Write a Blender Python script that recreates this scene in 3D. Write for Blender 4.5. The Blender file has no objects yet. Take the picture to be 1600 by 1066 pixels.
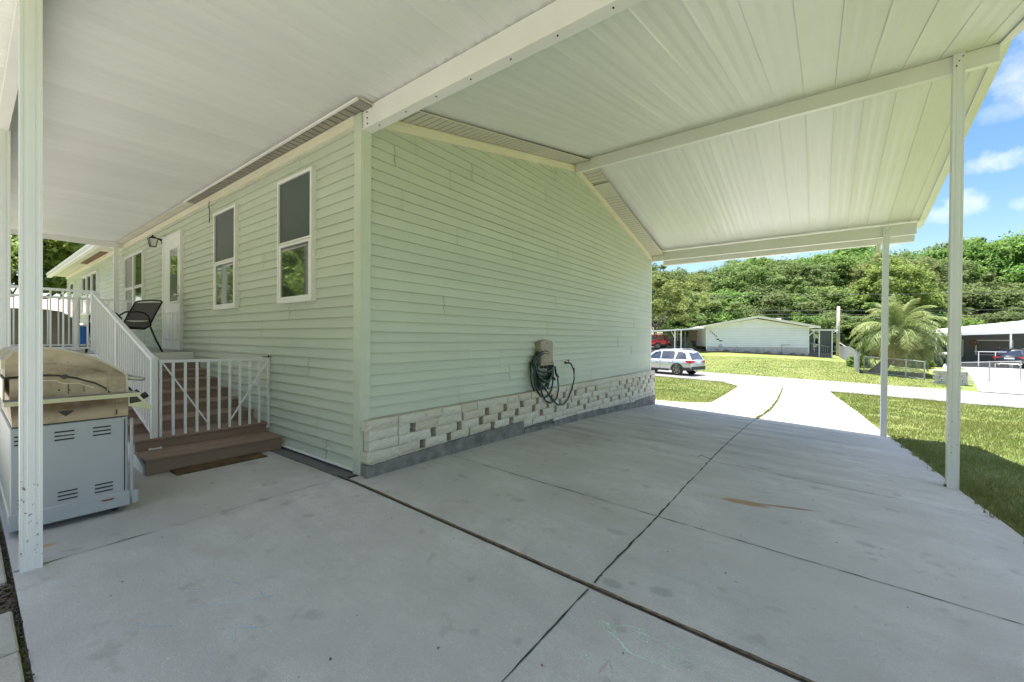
import bpy, math, random
import numpy as np
from mathutils import Vector, Matrix
R = math.radians
random.seed(7); rng = np.random.default_rng(7)
S = bpy.context.scene
COL = S.collection

# ---------------------------------------------------------------- camera, world, sun, exposure
cd = bpy.data.cameras.new("camera"); cam = bpy.data.objects.new("camera", cd); COL.objects.link(cam); S.camera = cam
cd.sensor_width = 36; cd.lens = 14.432; cd.clip_start = .05; cd.clip_end = 900
yaw, pitch, roll = R(36.7705), R(-.3868), R(.43)
fw = Vector((-math.sin(yaw)*math.cos(pitch), math.cos(yaw)*math.cos(pitch), math.sin(pitch)))
r0 = Vector((math.cos(yaw), math.sin(yaw), 0)); u0 = r0.cross(fw)
rt = math.cos(roll)*r0 + math.sin(roll)*u0; up = -math.sin(roll)*r0 + math.cos(roll)*u0
cam.matrix_world = Matrix(((rt.x, up.x, -fw.x, 3.5247), (rt.y, up.y, -fw.y, -2.3054), (rt.z, up.z, -fw.z, 1.3236), (0, 0, 0, 1)))

SUNV = Vector((-.16, .10, 1)).normalized()
w = bpy.data.worlds.new("World"); S.world = w; w.use_nodes = True
def build_world():
    nt = w.node_tree; N = nt.nodes; L = nt.links; N.clear()
    out = N.new("ShaderNodeOutputWorld"); bg = N.new("ShaderNodeBackground"); sky = N.new("ShaderNodeTexSky")
    sky.sky_type = 'NISHITA'; sky.sun_disc = False
    sky.sun_elevation = math.asin(SUNV.z); sky.sun_rotation = math.atan2(SUNV.x, SUNV.y)
    sky.air_density = 1.2; sky.dust_density = .6; sky.ozone_density = 1.2
    bg.inputs['Strength'].default_value = .06
    tc = N.new("ShaderNodeTexCoord"); sp = N.new("ShaderNodeSeparateXYZ"); L.new(tc.outputs['Generated'], sp.inputs[0])
    def math_(op, a, b=None, clamp=False):
        n = N.new("ShaderNodeMath"); n.operation = op; n.use_clamp = clamp
        for i, v in enumerate((a, b)):
            if v is None: continue
            if isinstance(v, (int, float)): n.inputs[i].default_value = v
            else: L.new(v, n.inputs[i])
        return n.outputs[0]
    az = math_('MULTIPLY', math_('ARCTAN2', sp.outputs[0], sp.outputs[1]), 57.2958)
    el = math_('MULTIPLY', math_('ARCSINE', sp.outputs[2]), 57.2958)
    nz = N.new("ShaderNodeTexNoise"); nz.inputs['Scale'].default_value = 16; nz.inputs['Detail'].default_value = 9; nz.inputs['Roughness'].default_value = .62
    L.new(tc.outputs['Generated'], nz.inputs['Vector'])
    nv = math_('SUBTRACT', nz.outputs['Fac'], .5)
    total = None
    clouds_and_fill = [(12.4,15.9,2.3,1.15,1),(10.9,12.7,1.5,1.5,1),(9.4,11.9,1.5,1.0,.95),(14.5,12.0,.9,.7,.7),(13.8,23.0,2.0,2.6,.8),(13.0,19.8,1.6,.9,.45),
              (16.2,20.5,2.4,1.3,.9),(-3,9.5,2.5,1.2,.7),(4,10.3,3,1.0,.5),(24,14,5,2.2,1),(34,24,7,3,1),(-20,30,9,4,1),(55,18,9,4,1),(80,28,10,5,.9),(110,16,8,3,1),(-70,22,12,5,1),(170,25,14,6,1),(-130,32,14,6,1),(140,45,14,7,.9),(-50,55,18,8,.8),(90,50,30,14,1),(-100,45,32,15,1),(175,55,40,14,1),(30,62,34,12,1),(-20,75,60,9,1),(120,72,60,10,1),(200,30,20,9,1),(-160,28,22,8,1),(60,34,16,6,1)]  # the large overhead and off-view clouds are added for neutral fill light
    for a0, e0, wa, we, k in clouds_and_fill:
        da = math_('DIVIDE', math_('SUBTRACT', az, a0), wa); de = math_('DIVIDE', math_('SUBTRACT', el, e0), we)
        d2 = math_('ADD', math_('MULTIPLY', da, da), math_('MULTIPLY', de, de))
        m = math_('SUBTRACT', 1.0, d2)
        m = math_('ADD', m, math_('MULTIPLY', nv, 5.0))
        m = math_('MULTIPLY', math_('MULTIPLY', math_('ADD', m, .05), .42, True), k*.95)
        total = m if total is None else math_('MAXIMUM', total, m)
    mix = N.new("ShaderNodeMixRGB"); L.new(total, mix.inputs[0])
    hs = N.new("ShaderNodeHueSaturation"); hs.inputs['Saturation'].default_value = 1.3; hs.inputs['Hue'].default_value = .508; hs.inputs['Value'].default_value = .8; L.new(sky.outputs[0], hs.inputs['Color'])
    L.new(hs.outputs[0], mix.inputs[1]); cm = N.new('ShaderNodeMixRGB'); n2 = N.new('ShaderNodeTexNoise'); n2.inputs['Scale'].default_value = 34; n2.inputs['Detail'].default_value = 6; L.new(tc.outputs['Generated'], n2.inputs['Vector']); L.new(n2.outputs['Fac'], cm.inputs[0]); cm.inputs[1].default_value = (.55, .58, .64, 1); cm.inputs[2].default_value = (1, 1, 1, 1); hb = math_('ADD', 6.5, math_('MULTIPLY', math_('MULTIPLY', math_('SUBTRACT', el, 24), .05, True), 22.0)); vm = N.new('ShaderNodeVectorMath'); vm.operation = 'SCALE'; L.new(cm.outputs[0], vm.inputs[0]); L.new(hb, vm.inputs['Scale']); L.new(vm.outputs[0], mix.inputs[2])  # clouds brighten with height so the unseen high ones act as fill
    L.new(mix.outputs[0], bg.inputs['Color']); L.new(bg.outputs[0], out.inputs[0])
build_world()
sl = bpy.data.lights.new("sun", 'SUN'); sl.energy = 3.6; sl.angle = R(.53); sl.color = (1, .975, .93)
sun = bpy.data.objects.new("sun", sl); COL.objects.link(sun); sun.rotation_euler = SUNV.to_track_quat('Z', 'Y').to_euler()
vs = S.view_settings; vs.view_transform = 'Standard'; vs.look = 'None'; vs.gamma = 1; vs.exposure = 2.15
S.cycles.max_bounces = 10; S.cycles.diffuse_bounces = 6; S.cycles.transparent_max_bounces = 12; S.cycles.use_denoising = True

# ---------------------------------------------------------------- materials
class NT:
    def __init__(s, name):
        s.m = bpy.data.materials.new(name); s.m.use_nodes = True; s.t = s.m.node_tree; s.N = s.t.nodes; s.L = s.t.links
        s.b = s.N['Principled BSDF']; s.out = s.N['Material Output']
        s.tc = s.N.new("ShaderNodeTexCoord")
    def n(s, kind, **kw):
        x = s.N.new(kind)
        for k, v in kw.items(): setattr(x, k, v)
        return x
    def set(s, sock, v):
        if isinstance(v, (int, float)): sock.default_value = v
        elif isinstance(v, tuple): sock.default_value = v if len(v) == 4 or sock.type == 'VECTOR' else (*v, 1)
        else: s.L.new(v, sock)
    def math(s, op, a, b=None, clamp=False, c=None):
        x = s.n("ShaderNodeMath", operation=op, use_clamp=clamp)
        s.set(x.inputs[0], a)
        if b is not None: s.set(x.inputs[1], b)
        if c is not None: s.set(x.inputs[2], c)
        return x.outputs[0]
    def mix(s, f, a, b, mode='MIX'):
        x = s.n("ShaderNodeMixRGB", blend_type=mode); s.set(x.inputs[0], f); s.set(x.inputs[1], a); s.set(x.inputs[2], b); return x.outputs[0]
    def co(s, scale=(1, 1, 1), rot=(0, 0, 0), loc=(0, 0, 0), kind='Object'):
        mp = s.n("ShaderNodeMapping"); mp.inputs['Scale'].default_value = scale; mp.inputs['Rotation'].default_value = rot; mp.inputs['Location'].default_value = loc
        s.L.new(s.tc.outputs[kind], mp.inputs[0]); return mp.outputs[0]
    def noise(s, scale, detail=4, rough=.55, vec=None, dist=0):
        x = s.n("ShaderNodeTexNoise"); x.inputs['Scale'].default_value = scale; x.inputs['Detail'].default_value = detail
        x.inputs['Roughness'].default_value = rough; x.inputs['Distortion'].default_value = dist
        s.L.new(vec if vec is not None else s.tc.outputs['Object'], x.inputs['Vector']); return x.outputs['Fac']
    def vor(s, scale, vec=None, feature='F1', out='Distance'):
        x = s.n("ShaderNodeTexVoronoi", feature=feature); x.inputs['Scale'].default_value = scale
        s.L.new(vec if vec is not None else s.tc.outputs['Object'], x.inputs['Vector']); return x.outputs[out]
    def ramp(s, f, lo, hi, a=0.0, b=1.0):
        x = s.n("ShaderNodeMapRange"); x.clamp = True
        s.set(x.inputs[0], f); x.inputs[1].default_value = lo; x.inputs[2].default_value = hi; x.inputs[3].default_value = a; x.inputs[4].default_value = b
        return x.outputs[0]
    def bump(s, h, strength=.3, dist=.01):
        x = s.n("ShaderNodeBump"); x.inputs['Strength'].default_value = strength; x.inputs['Distance'].default_value = dist
        s.set(x.inputs['Height'], h); s.L.new(x.outputs[0], s.b.inputs['Normal'])
    def island(s):
        g = s.n("ShaderNodeNewGeometry"); return g.outputs['Random Per Island']
    def col(s, c): s.set(s.b.inputs['Base Color'], c)
    def done(s, rough=.6, metal=0, spec=None, coat=None):
        s.b.inputs['Roughness'].default_value = rough if isinstance(rough, (int, float)) else .5
        if not isinstance(rough, (int, float)): s.L.new(rough, s.b.inputs['Roughness'])
        s.b.inputs['Metallic'].default_value = metal
        if spec is not None: s.b.inputs['Specular IOR Level'].default_value = spec
        if coat is not None: s.b.inputs['Coat Weight'].default_value = coat; s.b.inputs['Coat Roughness'].default_value = .05
        return s.m
def sc(c, k): return tuple(min(1, v*k) for v in c)
def M(name, c, rough=.6, metal=0, var=.12, vs_=3, bump=0, bs=60, isl=0, spec=None, coat=None):
    t = NT(name)
    f = t.noise(vs_, 5)
    cc = t.mix(t.ramp(f, .3, .7), sc(c, 1-var), sc(c, 1+var))
    if isl: cc = t.mix(t.island(), cc, t.mix(1.0, cc, sc((1, 1, 1), 1-isl), 'MULTIPLY'))
    t.col(cc)
    if bump: t.bump(t.noise(bs, 6), bump, .004)
    return t.done(rough, metal, spec, coat)

def mk_concrete(name, base, dark=.12, stains=True, streak=True):
    t = NT(name)
    big = t.noise(.9, 6, .6); mid = t.noise(5, 6, .65); fine = t.noise(170, 3, .7)
    c = t.mix(t.ramp(big, .3, .7), sc(base, 1-dark), sc(base, 1+dark*.6))
    c = t.mix(t.ramp(mid, .42, .70, 0, .6), c, (base[0]*.74, base[1]*.72, base[2]*.70))
    if streak:
        st = t.noise(1.6, 6, .7, t.co((.5, 3.2, 1), (0, 0, R(4))))
        c = t.mix(t.ramp(st, .48, .74, 0, .62), c, (base[0]*.66, base[1]*.655, base[2]*.66))
        br = t.noise(3, 5, .7, t.co((1, 40, 1)))
        c = t.mix(t.ramp(br, .35, .65, 0, .28), c, sc(base, .75))
    c = t.mix(t.ramp(fine, .36, .64, 0, .6), c, sc(base, .55))
    c = t.mix(t.ramp(t.noise(14, 6, .7, t.co((1, 1.6, 1), (0, 0, 0), (9, 1, 0))), .52, .72, 0, .45), c, (base[0]*.7, base[1]*.66, base[2]*.6))
    c = t.mix(t.ramp(t.noise(38, 5, .75), .55, .75, 0, .5), c, sc(base, .68))
    c = t.mix(t.ramp(t.noise(55, 4, .7, t.co((1, 1, 1), (0, 0, 0), (3, 8, 0))), .6, .75, 0, .5), c, sc(base, 1.35))
    sp = t.vor(7, t.co((1, 1, 1), (0, 0, .4)))
    c = t.mix(t.ramp(sp, .035, .012, 0, .85), c, (.05, .045, .04))
    c = t.mix(t.ramp(t.vor(17, t.co((1, 1.3, 1), (0, 0, 1.1), (2, 1, 0))), .05, .02, 0, .6), c, (.12, .10, .08))
    sp2 = t.noise(2.3, 3, .5, t.co((1, 1, 1), (0, 0, 0), (5, 2, 0)))
    c = t.mix(t.ramp(sp2, .64, .72, 0, .25), c, (base[0]*.6, base[1]*.55, base[2]*.48))
    if stains:   # rust run, drip spots
        s = t.n("ShaderNodeSeparateXYZ"); t.L.new(t.tc.outputs['Object'], s.inputs[0])
        X, Y = s.outputs[0], s.outputs[1]
        nz = t.math('MULTIPLY', t.math('SUBTRACT', t.noise(9, 5, .7), .5), 1.1)
        def blob(x0, y0, a, b, ang, colr, k, gain=3.0):
            ca, sa = math.cos(ang), math.sin(ang)
            dx = t.math('SUBTRACT', X, x0); dy = t.math('SUBTRACT', Y, y0)
            u = t.math('DIVIDE', t.math('ADD', t.math('MULTIPLY', dx, ca), t.math('MULTIPLY', dy, sa)), a)
            v = t.math('DIVIDE', t.math('SUBTRACT', t.math('MULTIPLY', dy, ca), t.math('MULTIPLY', dx, sa)), b)
            d = t.math('ADD', t.math('ADD', t.math('MULTIPLY', u, u), t.math('MULTIPLY', v, v)), nz)
            f = t.math('MULTIPLY', t.ramp(d, 1.0, 1.0-1/gain*2, 0, 1), k)
            return lambda c: t.mix(f, c, colr)
        zone = t.math('MULTIPLY', t.ramp(Y, 1.6, 3.4), t.ramp(Y, 9.0, 7.5)); zone = t.math('MULTIPLY', zone, t.ramp(X, 4.4, 2.6, .25, 1))
        tr_ = t.noise(1.1, 7, .72, t.co((.55, 2.6, 1), (0, 0, R(-3)), (3, 7, 0)))
        c = t.mix(t.math('MULTIPLY', zone, t.ramp(tr_, .42, .60, 0, .85)), c, (base[0]*.50, base[1]*.475, base[2]*.445))
        dr_ = t.noise(.75, 6, .6, t.co((1, 1, 1), (0, 0, 0), (1, 4, 2)))
        c = t.mix(t.ramp(dr_, .48, .66, 0, .65), c, (base[0]*.74, base[1]*.73, base[2]*.71))
        oil = t.noise(5.5, 3, .5, t.co((1, 1, 1), (0, 0, 0), (7, 3, 5)))
        c = t.mix(t.ramp(oil, .64, .72, 0, .55), c, (base[0]*.5, base[1]*.48, base[2]*.46))
        for args in [(3.0, 1.90, .22, .07, .2, (.36, .20, .07), .9), (3.30, 2.05, .30, .03, .42, (.28, .17, .09), .85), (2.9, 1.9, .35, .12, .2, (.36, .30, .2), .35, 1.5),
                     (2.58, -.06, .075, .05, 0, (.2, .2, .2), .4), (2.83, .05, .075, .05, .2, (.2, .2, .2), .4), (3.35, .3, .06, .03, .3, (.25, .25, .25), .25), (2.35, .55, .08, .05, .2, (.2, .2, .2), .3),
                     (1.9, 1.0, .5, .35, .3, (.27, .22, .18), .3, 1.2), (1.5, 4.0, 1.1, .5, .1, (.25, .23, .21), .35, 1.2), (3.4, -.9, .4, .2, .3, (.3, .26, .22), .25, 1.2),
                     (-.35, -2.02, .09, .04, 1.4, (.5, .28, .06), .7)]:
            c = blob(*args)(c)
    t.col(c)
    t.bump(t.math('ADD', t.math('MULTIPLY', fine, 1.2), mid), .5, .005)
    return t.done(.82)

C_W = (.74, .735, .70)
MT = {}
MT['patio'] = mk_concrete('patio_concrete', (.645, .62, .58), .26)
MT['drive'] = mk_concrete('driveway_concrete', (.645, .62, .58), .26)
MT['drive2'] = mk_concrete('pale_concrete', (.52, .51, .48), .08, False)
MT['road'] = mk_concrete('road_asphalt', (.22, .205, .20), .1, False)
MT['strip'] = mk_concrete('grey_mortar', (.2, .195, .185), .2, False, False)
MT['paver'] = mk_concrete('paver_stone', (.52, .49, .42), .1, False, False)
MT['crack'] = M('joint_gap', (.055, .05, .042), .95, var=.5, vs_=8)
MT['jointwood'] = M('joint_timber', (.17, .115, .065), .9, var=.55, vs_=25)
def mk_siding(name, base):
    t = NT(name); isl = t.island()
    c = t.mix(isl, sc(base, .955), sc(base, 1.035))
    c = t.mix(t.ramp(t.noise(1.3, 5, .6), .35, .7, 0, .35), c, sc(base, .86))
    gr = t.noise(26, 5, .6, t.co((.25, .25, 3))); 
    c = t.mix(t.ramp(gr, .45, .75, 0, .2), c, sc(base, 1.12))
    t.col(c); t.bump(t.noise(14, 5, .6, t.co((.4, .4, 5))), .10, .003)
    return t.done(.52)
MT['siding'] = mk_siding('green_vinyl', (.57, .605, .505))
MT['sidetrim'] = M('green_vinyl_trim', (.565, .60, .50), .5, var=.05)
MT['trim'] = M('cream_trim', (.74, .69, .56), .45, var=.05, vs_=2)
def mk_pan(name, base):
    t = NT(name); isl = t.island()
    c = t.mix(isl, sc(base, .93), sc(base, 1.02))
    dirt = t.noise(2.2, 6, .62, t.co((3.5, .7, 1)))
    c = t.mix(t.ramp(dirt, .45, .8, 0, .3), c, sc(base, .8))
    ln = t.noise(4, 5, .7, t.co((30, .6, 1)))
    c = t.mix(t.ramp(ln, .4, .7, 0, .14), c, sc(base, .84))
    t.col(c)
    t.bump(t.noise(3, 3, .5, t.co((5, .6, 1))), .12, .01)
    return t.done(.34, spec=.5)
MT['pan'] = mk_pan('white_roof_pan', (.775, .77, .765))
MT['alum'] = M('white_aluminium', (.79, .775, .76), .38, var=.04, vs_=2)
def mk_post():
    t = NT('white_post_paint'); base = (.80, .79, .79)
    s = t.n("ShaderNodeSeparateXYZ"); t.L.new(t.tc.outputs['Object'], s.inputs[0])
    c = t.mix(t.ramp(t.noise(3, 4, .6, t.co((6, 6, 1))), .4, .75, 0, .35), sc(base, 1), sc(base, .85))
    band = t.math('MULTIPLY', t.ramp(s.outputs[2], .02, .12), t.ramp(s.outputs[2], .62, .45))
    chips = t.math('MULTIPLY', t.ramp(t.noise(42, 3, .6), .635, .66), band)
    c = t.mix(t.math('MULTIPLY', chips, .9), c, (.10, .05, .035))
    t.col(c); return t.done(.4)
MT['post'] = mk_post()
MT['rail'] = M('white_rail_paint', (.80, .79, .79), .35, var=.04, vs_=2)
MT['soffit'] = M('soffit_panel', (.62, .59, .51), .5, var=.06, vs_=2)
MT['soffdark'] = M('soffit_vent', (.30, .28, .24), .6, var=.2, vs_=6)
MT['groove'] = M('soffit_groove', (.16, .15, .12), .8)
MT['screw'] = M('screw_head', (.05, .045, .04), .5, .6)
def mk_block():
    t = NT('split_block'); isl = t.island(); base = (.60, .555, .45)
    c = t.mix(isl, (.70, .67, .59), (.62, .56, .44))
    n = t.noise(45, 6, .7); n2 = t.noise(9, 5, .6)
    c = t.mix(t.ramp(n, .42, .72, 0, .5), c, (.44, .40, .34))
    c = t.mix(t.ramp(n2, .5, .8, 0, .4), c, (.68, .66, .6))
    t.col(c); t.bump(t.math('ADD', n, n2), .9, .008); return t.done(.9)
MT['block'] = mk_block()
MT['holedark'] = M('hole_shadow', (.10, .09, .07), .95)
MT['board'] = M('weathered_board', (.19, .185, .175), .8, var=.45, vs_=6, bump=.4, bs=30)
def mk_deck():
    t = NT('brown_composite'); isl = t.island(); b = (.275, .185, .135)
    c = t.mix(isl, sc(b, .85), sc(b, 1.15))
    g = t.noise(30, 5, .6, t.co((1.5, .12, 1.5)))
    c = t.mix(t.ramp(g, .35, .7, 0, .5), c, sc(b, .7))
    c = t.mix(t.ramp(t.noise(3, 5), .5, .75, 0, .4), c, (.24, .165, .13))
    t.col(c); t.bump(g, .3, .003); return t.done(.65)
MT['deck'] = mk_deck()
MT['deckgrey'] = M('grey_deck', (.36, .35, .33), .7, var=.15, vs_=5)
def mk_glass(name, c, rough=.02):
    t = NT(name); t.col(c); t.bump(t.noise(1.7, 2), .02, .02)
    t.b.inputs['IOR'].default_value = 1.75
    return t.done(rough, 0, .9, 1.0)
MT['glass'] = mk_glass('window_glass', (.035, .045, .038))
MT['screen'] = M('window_screen_mesh', (.04, .06, .05), .28, var=.1, spec=.55)
MT['carglass'] = mk_glass('car_glass', (.02, .022, .025))
MT['black'] = M('black_metal', (.02, .018, .018), .4, .3)
MT['sling'] = M('sling_fabric', (.075, .06, .055), .8, var=.25, vs_=60)
MT['clearglass'] = mk_glass('lantern_glass', (.55, .55, .52), .1)
def mk_grilltan():
    t = NT('sooty_stainless'); b = (.50, .395, .275)
    c = t.mix(t.ramp(t.noise(3, 5), .35, .7), sc(b, .85), sc(b, 1.12))
    s = t.n("ShaderNodeSeparateXYZ"); t.L.new(t.tc.outputs['Object'], s.inputs[0])
    soot = t.ramp(t.noise(3.5, 7, .6), .50, .72, 0, .75)
    c = t.mix(soot, c, (.14, .09, .055))
    z = s.outputs[2]
    refl_band = t.math('MULTIPLY', t.ramp(z, 1.01, 1.06), t.ramp(z, 1.15, 1.07)); c = t.mix(t.math('MULTIPLY', refl_band, t.ramp(t.noise(5, 6, .6, t.co((1, 1, 2))), .35, .6, .15, .9)), c, (.13, .085, .055))  # dark smear across the hood, painted in for its brown reflections
    band = t.math('MULTIPLY', t.ramp(z, .76, .82), t.ramp(z, .90, .86))
    c = t.mix(t.math('MULTIPLY', band, t.ramp(t.noise(4, 5), .3, .6, .35, .95)), c, (.13, .075, .045))
    c = t.mix(t.ramp(t.noise(80, 4), .62, .75, 0, .5), c, (.06, .04, .03))
    t.col(c); t.bump(t.noise(12, 5), .25, .006); return t.done(t.ramp(t.noise(6, 4), .3, .7, .3, .55), .2)
MT['grilltan'] = mk_grilltan()
MT['grillrim'] = M('tan_rim', (.52, .45, .35), .45, .2, var=.15)
MT['grillblue'] = M('grill_panel_paint', (.41, .43, .46), .35, .15, var=.05, vs_=2)
MT['steel'] = M('brushed_steel', (.55, .53, .48), .28, .85, var=.15, vs_=6)
MT['yellow'] = M('yellowed_edge', (.55, .53, .33), .5, var=.12)
MT['shelf'] = M('stained_shelf', (.30, .28, .24), .4, .3, var=.5, vs_=8)
MT['rust'] = M('rust', (.22, .06, .03), .8, var=.4, vs_=30)
MT['mat'] = M('coir_mat', (.115, .07, .03), .95, var=.5, vs_=7, bump=1, bs=150)
MT['hose'] = M('green_hose', (.015, .04, .028), .4, var=.2)
MT['hanger'] = M('taupe_plastic', (.33, .28, .215), .5, var=.08)
MT['brass'] = M('dark_brass', (.05, .045, .035), .5, .6)
MT['bounce_shell'] = M('pale_bounce_ground', (.36, .345, .30), .9, var=.25, vs_=9, bump=.6, bs=120)  # pale tone for the unseen ground sheet added as a light bounce
MT['mulch'] = M('wood_mulch', (.12, .085, .06), .95, var=.6, vs_=40, bump=1, bs=90, isl=.5)
MT['soil'] = M('dark_soil', (.07, .052, .035), .95, var=.4, vs_=12, bump=.6)
def mk_grass(name, blades):
    t = NT(name)
    a = t.noise(.35, 4, .6); b = t.noise(1.6, 5, .65); c_ = t.noise(9, 3)
    g1 = (.16, .205, .045); g2 = (.23, .245, .07); tan = (.31, .265, .165); dk = (.10, .13, .034)
    c = t.mix(t.ramp(a, .35, .65), g1, g2)
    c = t.mix(t.ramp(b, .55, .75, 0, .75), c, tan)
    c = t.mix(t.ramp(c_, .4, .7, 0, .5), c, dk)
    if blades:
        c = t.mix(t.ramp(t.island(), .0, 1.0, 0, .4), c, t.mix(t.island(), (.13, .17, .045), (.28, .30, .10)))
        tr = t.n("ShaderNodeBsdfTranslucent"); t.set(tr.inputs[0], c); t.col(c)
        mx = t.n("ShaderNodeMixShader"); mx.inputs[0].default_value = .35
        t.L.new(t.b.outputs[0], mx.inputs[1]); t.L.new(tr.outputs[0], mx.inputs[2]); t.L.new(mx.outputs[0], t.out.inputs[0])
    else:
        c = t.mix(t.ramp(t.noise(60, 4), .3, .7, 0, .5), c, dk); t.col(c); t.bump(t.noise(60, 5), .8, .03)
    return t.done(.75, spec=.2)
MT['lawn'] = mk_grass('lawn_ground', False); MT['blades'] = mk_grass('grass_blades', True)
def mk_leaf(name, cols, trans=.5, hueobj=True, rough=.55):
    t = NT(name); isl = t.island()
    oi = t.n("ShaderNodeObjectInfo")
    clump = t.noise(.55, 3, .5)
    c = t.mix(t.ramp(clump, .35, .65), cols[0], cols[1])
    c = t.mix(t.ramp(isl, 0, 1, 0, .6), c, cols[2])
    if hueobj:
        hs = t.n("ShaderNodeHueSaturation"); t.set(hs.inputs['Color'], c)
        t.set(hs.inputs['Hue'], t.ramp(oi.outputs['Random'], 0, 1, .488, .522)); t.set(hs.inputs['Value'], t.ramp(oi.outputs['Random'], 0, 1, .75, 1.15)); t.set(hs.inputs['Saturation'], t.ramp(oi.outputs['Random'], 0, 1, .9, 1.08))
        c = hs.outputs[0]
    t.col(c)
    tr = t.n("ShaderNodeBsdfTranslucent"); t.set(tr.inputs[0], c)
    mx = t.n("ShaderNodeMixShader"); mx.inputs[0].default_value = trans
    t.L.new(t.b.outputs[0], mx.inputs[1]); t.L.new(tr.outputs[0], mx.inputs[2]); t.L.new(mx.outputs[0], t.out.inputs[0])
    return t.done(rough, spec=.15)
MT['leafA'] = mk_leaf('oak_foliage', ((.105, .195, .04), (.18, .26, .06), (.29, .36, .14)))
MT['leafB'] = mk_leaf('yellow_green_foliage', ((.17, .24, .05), (.25, .31, .07), (.35, .39, .14)))
MT['leafC'] = mk_leaf('bright_foliage', ((.13, .23, .04), (.21, .30, .06), (.32, .40, .15)))
MT['leafD'] = mk_leaf('sunny_foliage', ((.22, .33, .07), (.30, .38, .09), (.40, .46, .18)), .55)
MT['palm'] = mk_leaf('palm_frond', ((.17, .25, .07), (.27, .33, .10), (.42, .43, .22)), .3, False)
MT['palmdry'] = mk_leaf('dry_frond', ((.42, .27, .11), (.55, .33, .14), (.6, .45, .28)), .2, False)
MT['bark'] = M('bark', (.22, .185, .15), .9, var=.4, vs_=8, bump=.8, bs=25)
MT['pwhite'] = M('painted_white_wall', (.80, .80, .81), .6, var=.04, vs_=1)
MT['bluegrey'] = M('blue_grey_wall', (.30, .33, .35), .7, var=.05)
MT['whiteroof'] = M('white_metal_roof', (.74, .74, .72), .45, var=.05)
MT['pinkroof'] = M('faded_pink_roof', (.46, .33, .30), .6, var=.3, vs_=1.5)
MT['tanwall'] = M('tan_wall', (.45, .36, .28), .7, var=.08)
MT['brown'] = M('brown_wood', (.16, .09, .05), .8, var=.3)
MT['greenpl'] = M('green_plastic', (.10, .30, .17), .5)
MT['greywood'] = M('grey_fence_board', (.34, .34, .35), .85, var=.25, vs_=5)
MT['galv'] = M('galvanised_wire', (.42, .43, .43), .45, .6)
MT['teal'] = M('dark_teal_plastic', (.03, .055, .055), .5)
MT['olive'] = M('olive_vinyl_cover', (.13, .125, .085), .65, var=.12)
MT['blue'] = M('blue_plastic', (.01, .12, .42), .4)
MT['bag'] = M('white_bag', (.7, .7, .72), .4)
MT['pole'] = M('pole_wood', (.42, .38, .32), .85, var=.2)
MT['wire'] = M('cable', (.06, .06, .06), .6)
MT['stone'] = M('flagstone', (.42, .36, .32), .85, var=.2, isl=.3)
MT['greyblock'] = M('grey_block_wall', (.55, .51, .48), .85, var=.15, isl=.12)
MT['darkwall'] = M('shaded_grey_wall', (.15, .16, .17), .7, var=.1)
MT['interior'] = M('carport_ceiling_grey', (.38, .40, .41), .6)
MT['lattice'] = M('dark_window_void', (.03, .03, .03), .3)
def mk_chalk(name, c, k):
    t = NT(name); t.col(c); t.b.inputs['Roughness'].default_value = .95
    t.set(t.b.inputs['Alpha'], t.math('MULTIPLY', t.ramp(t.noise(160, 4, .75), .42, .62), t.ramp(t.noise(9, 3), .3, .6, k*.35, k))); return t.m
MT['chalkg'] = mk_chalk('green_chalk', (.72, .98, .72), 1.0); MT['chalkb'] = mk_chalk('blue_chalk', (.48, .70, .86), .85); MT['chalko'] = mk_chalk('orange_chalk', (.62, .36, .28), .7)
def carpaint(name, c): return M(name, c, .28, .35, var=.02, coat=1.0)
MT['silver'] = carpaint('silver_paint', (.56, .58, .57)); MT['red'] = carpaint('red_paint', (.55, .012, .015)); MT['darkcar'] = carpaint('dark_paint', (.02, .022, .028))
MT['cladding'] = M('black_cladding', (.035, .035, .035), .6)
MT['tyre'] = M('tyre_rubber', (.02, .02, .02), .8)
MT['rim'] = M('alloy_rim', (.30, .30, .30), .3, .8)
def mk_lamp():
    t = NT('red_lamp_lens'); t.col((.6, .02, .03)); return t.done(.12, coat=1)
MT['tail'] = mk_lamp()
MT['chrome'] = M('chrome', (.7, .7, .7), .12, 1.0)
MT['orange'] = M('rusty_orange', (.22, .12, .06), .7)

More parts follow.
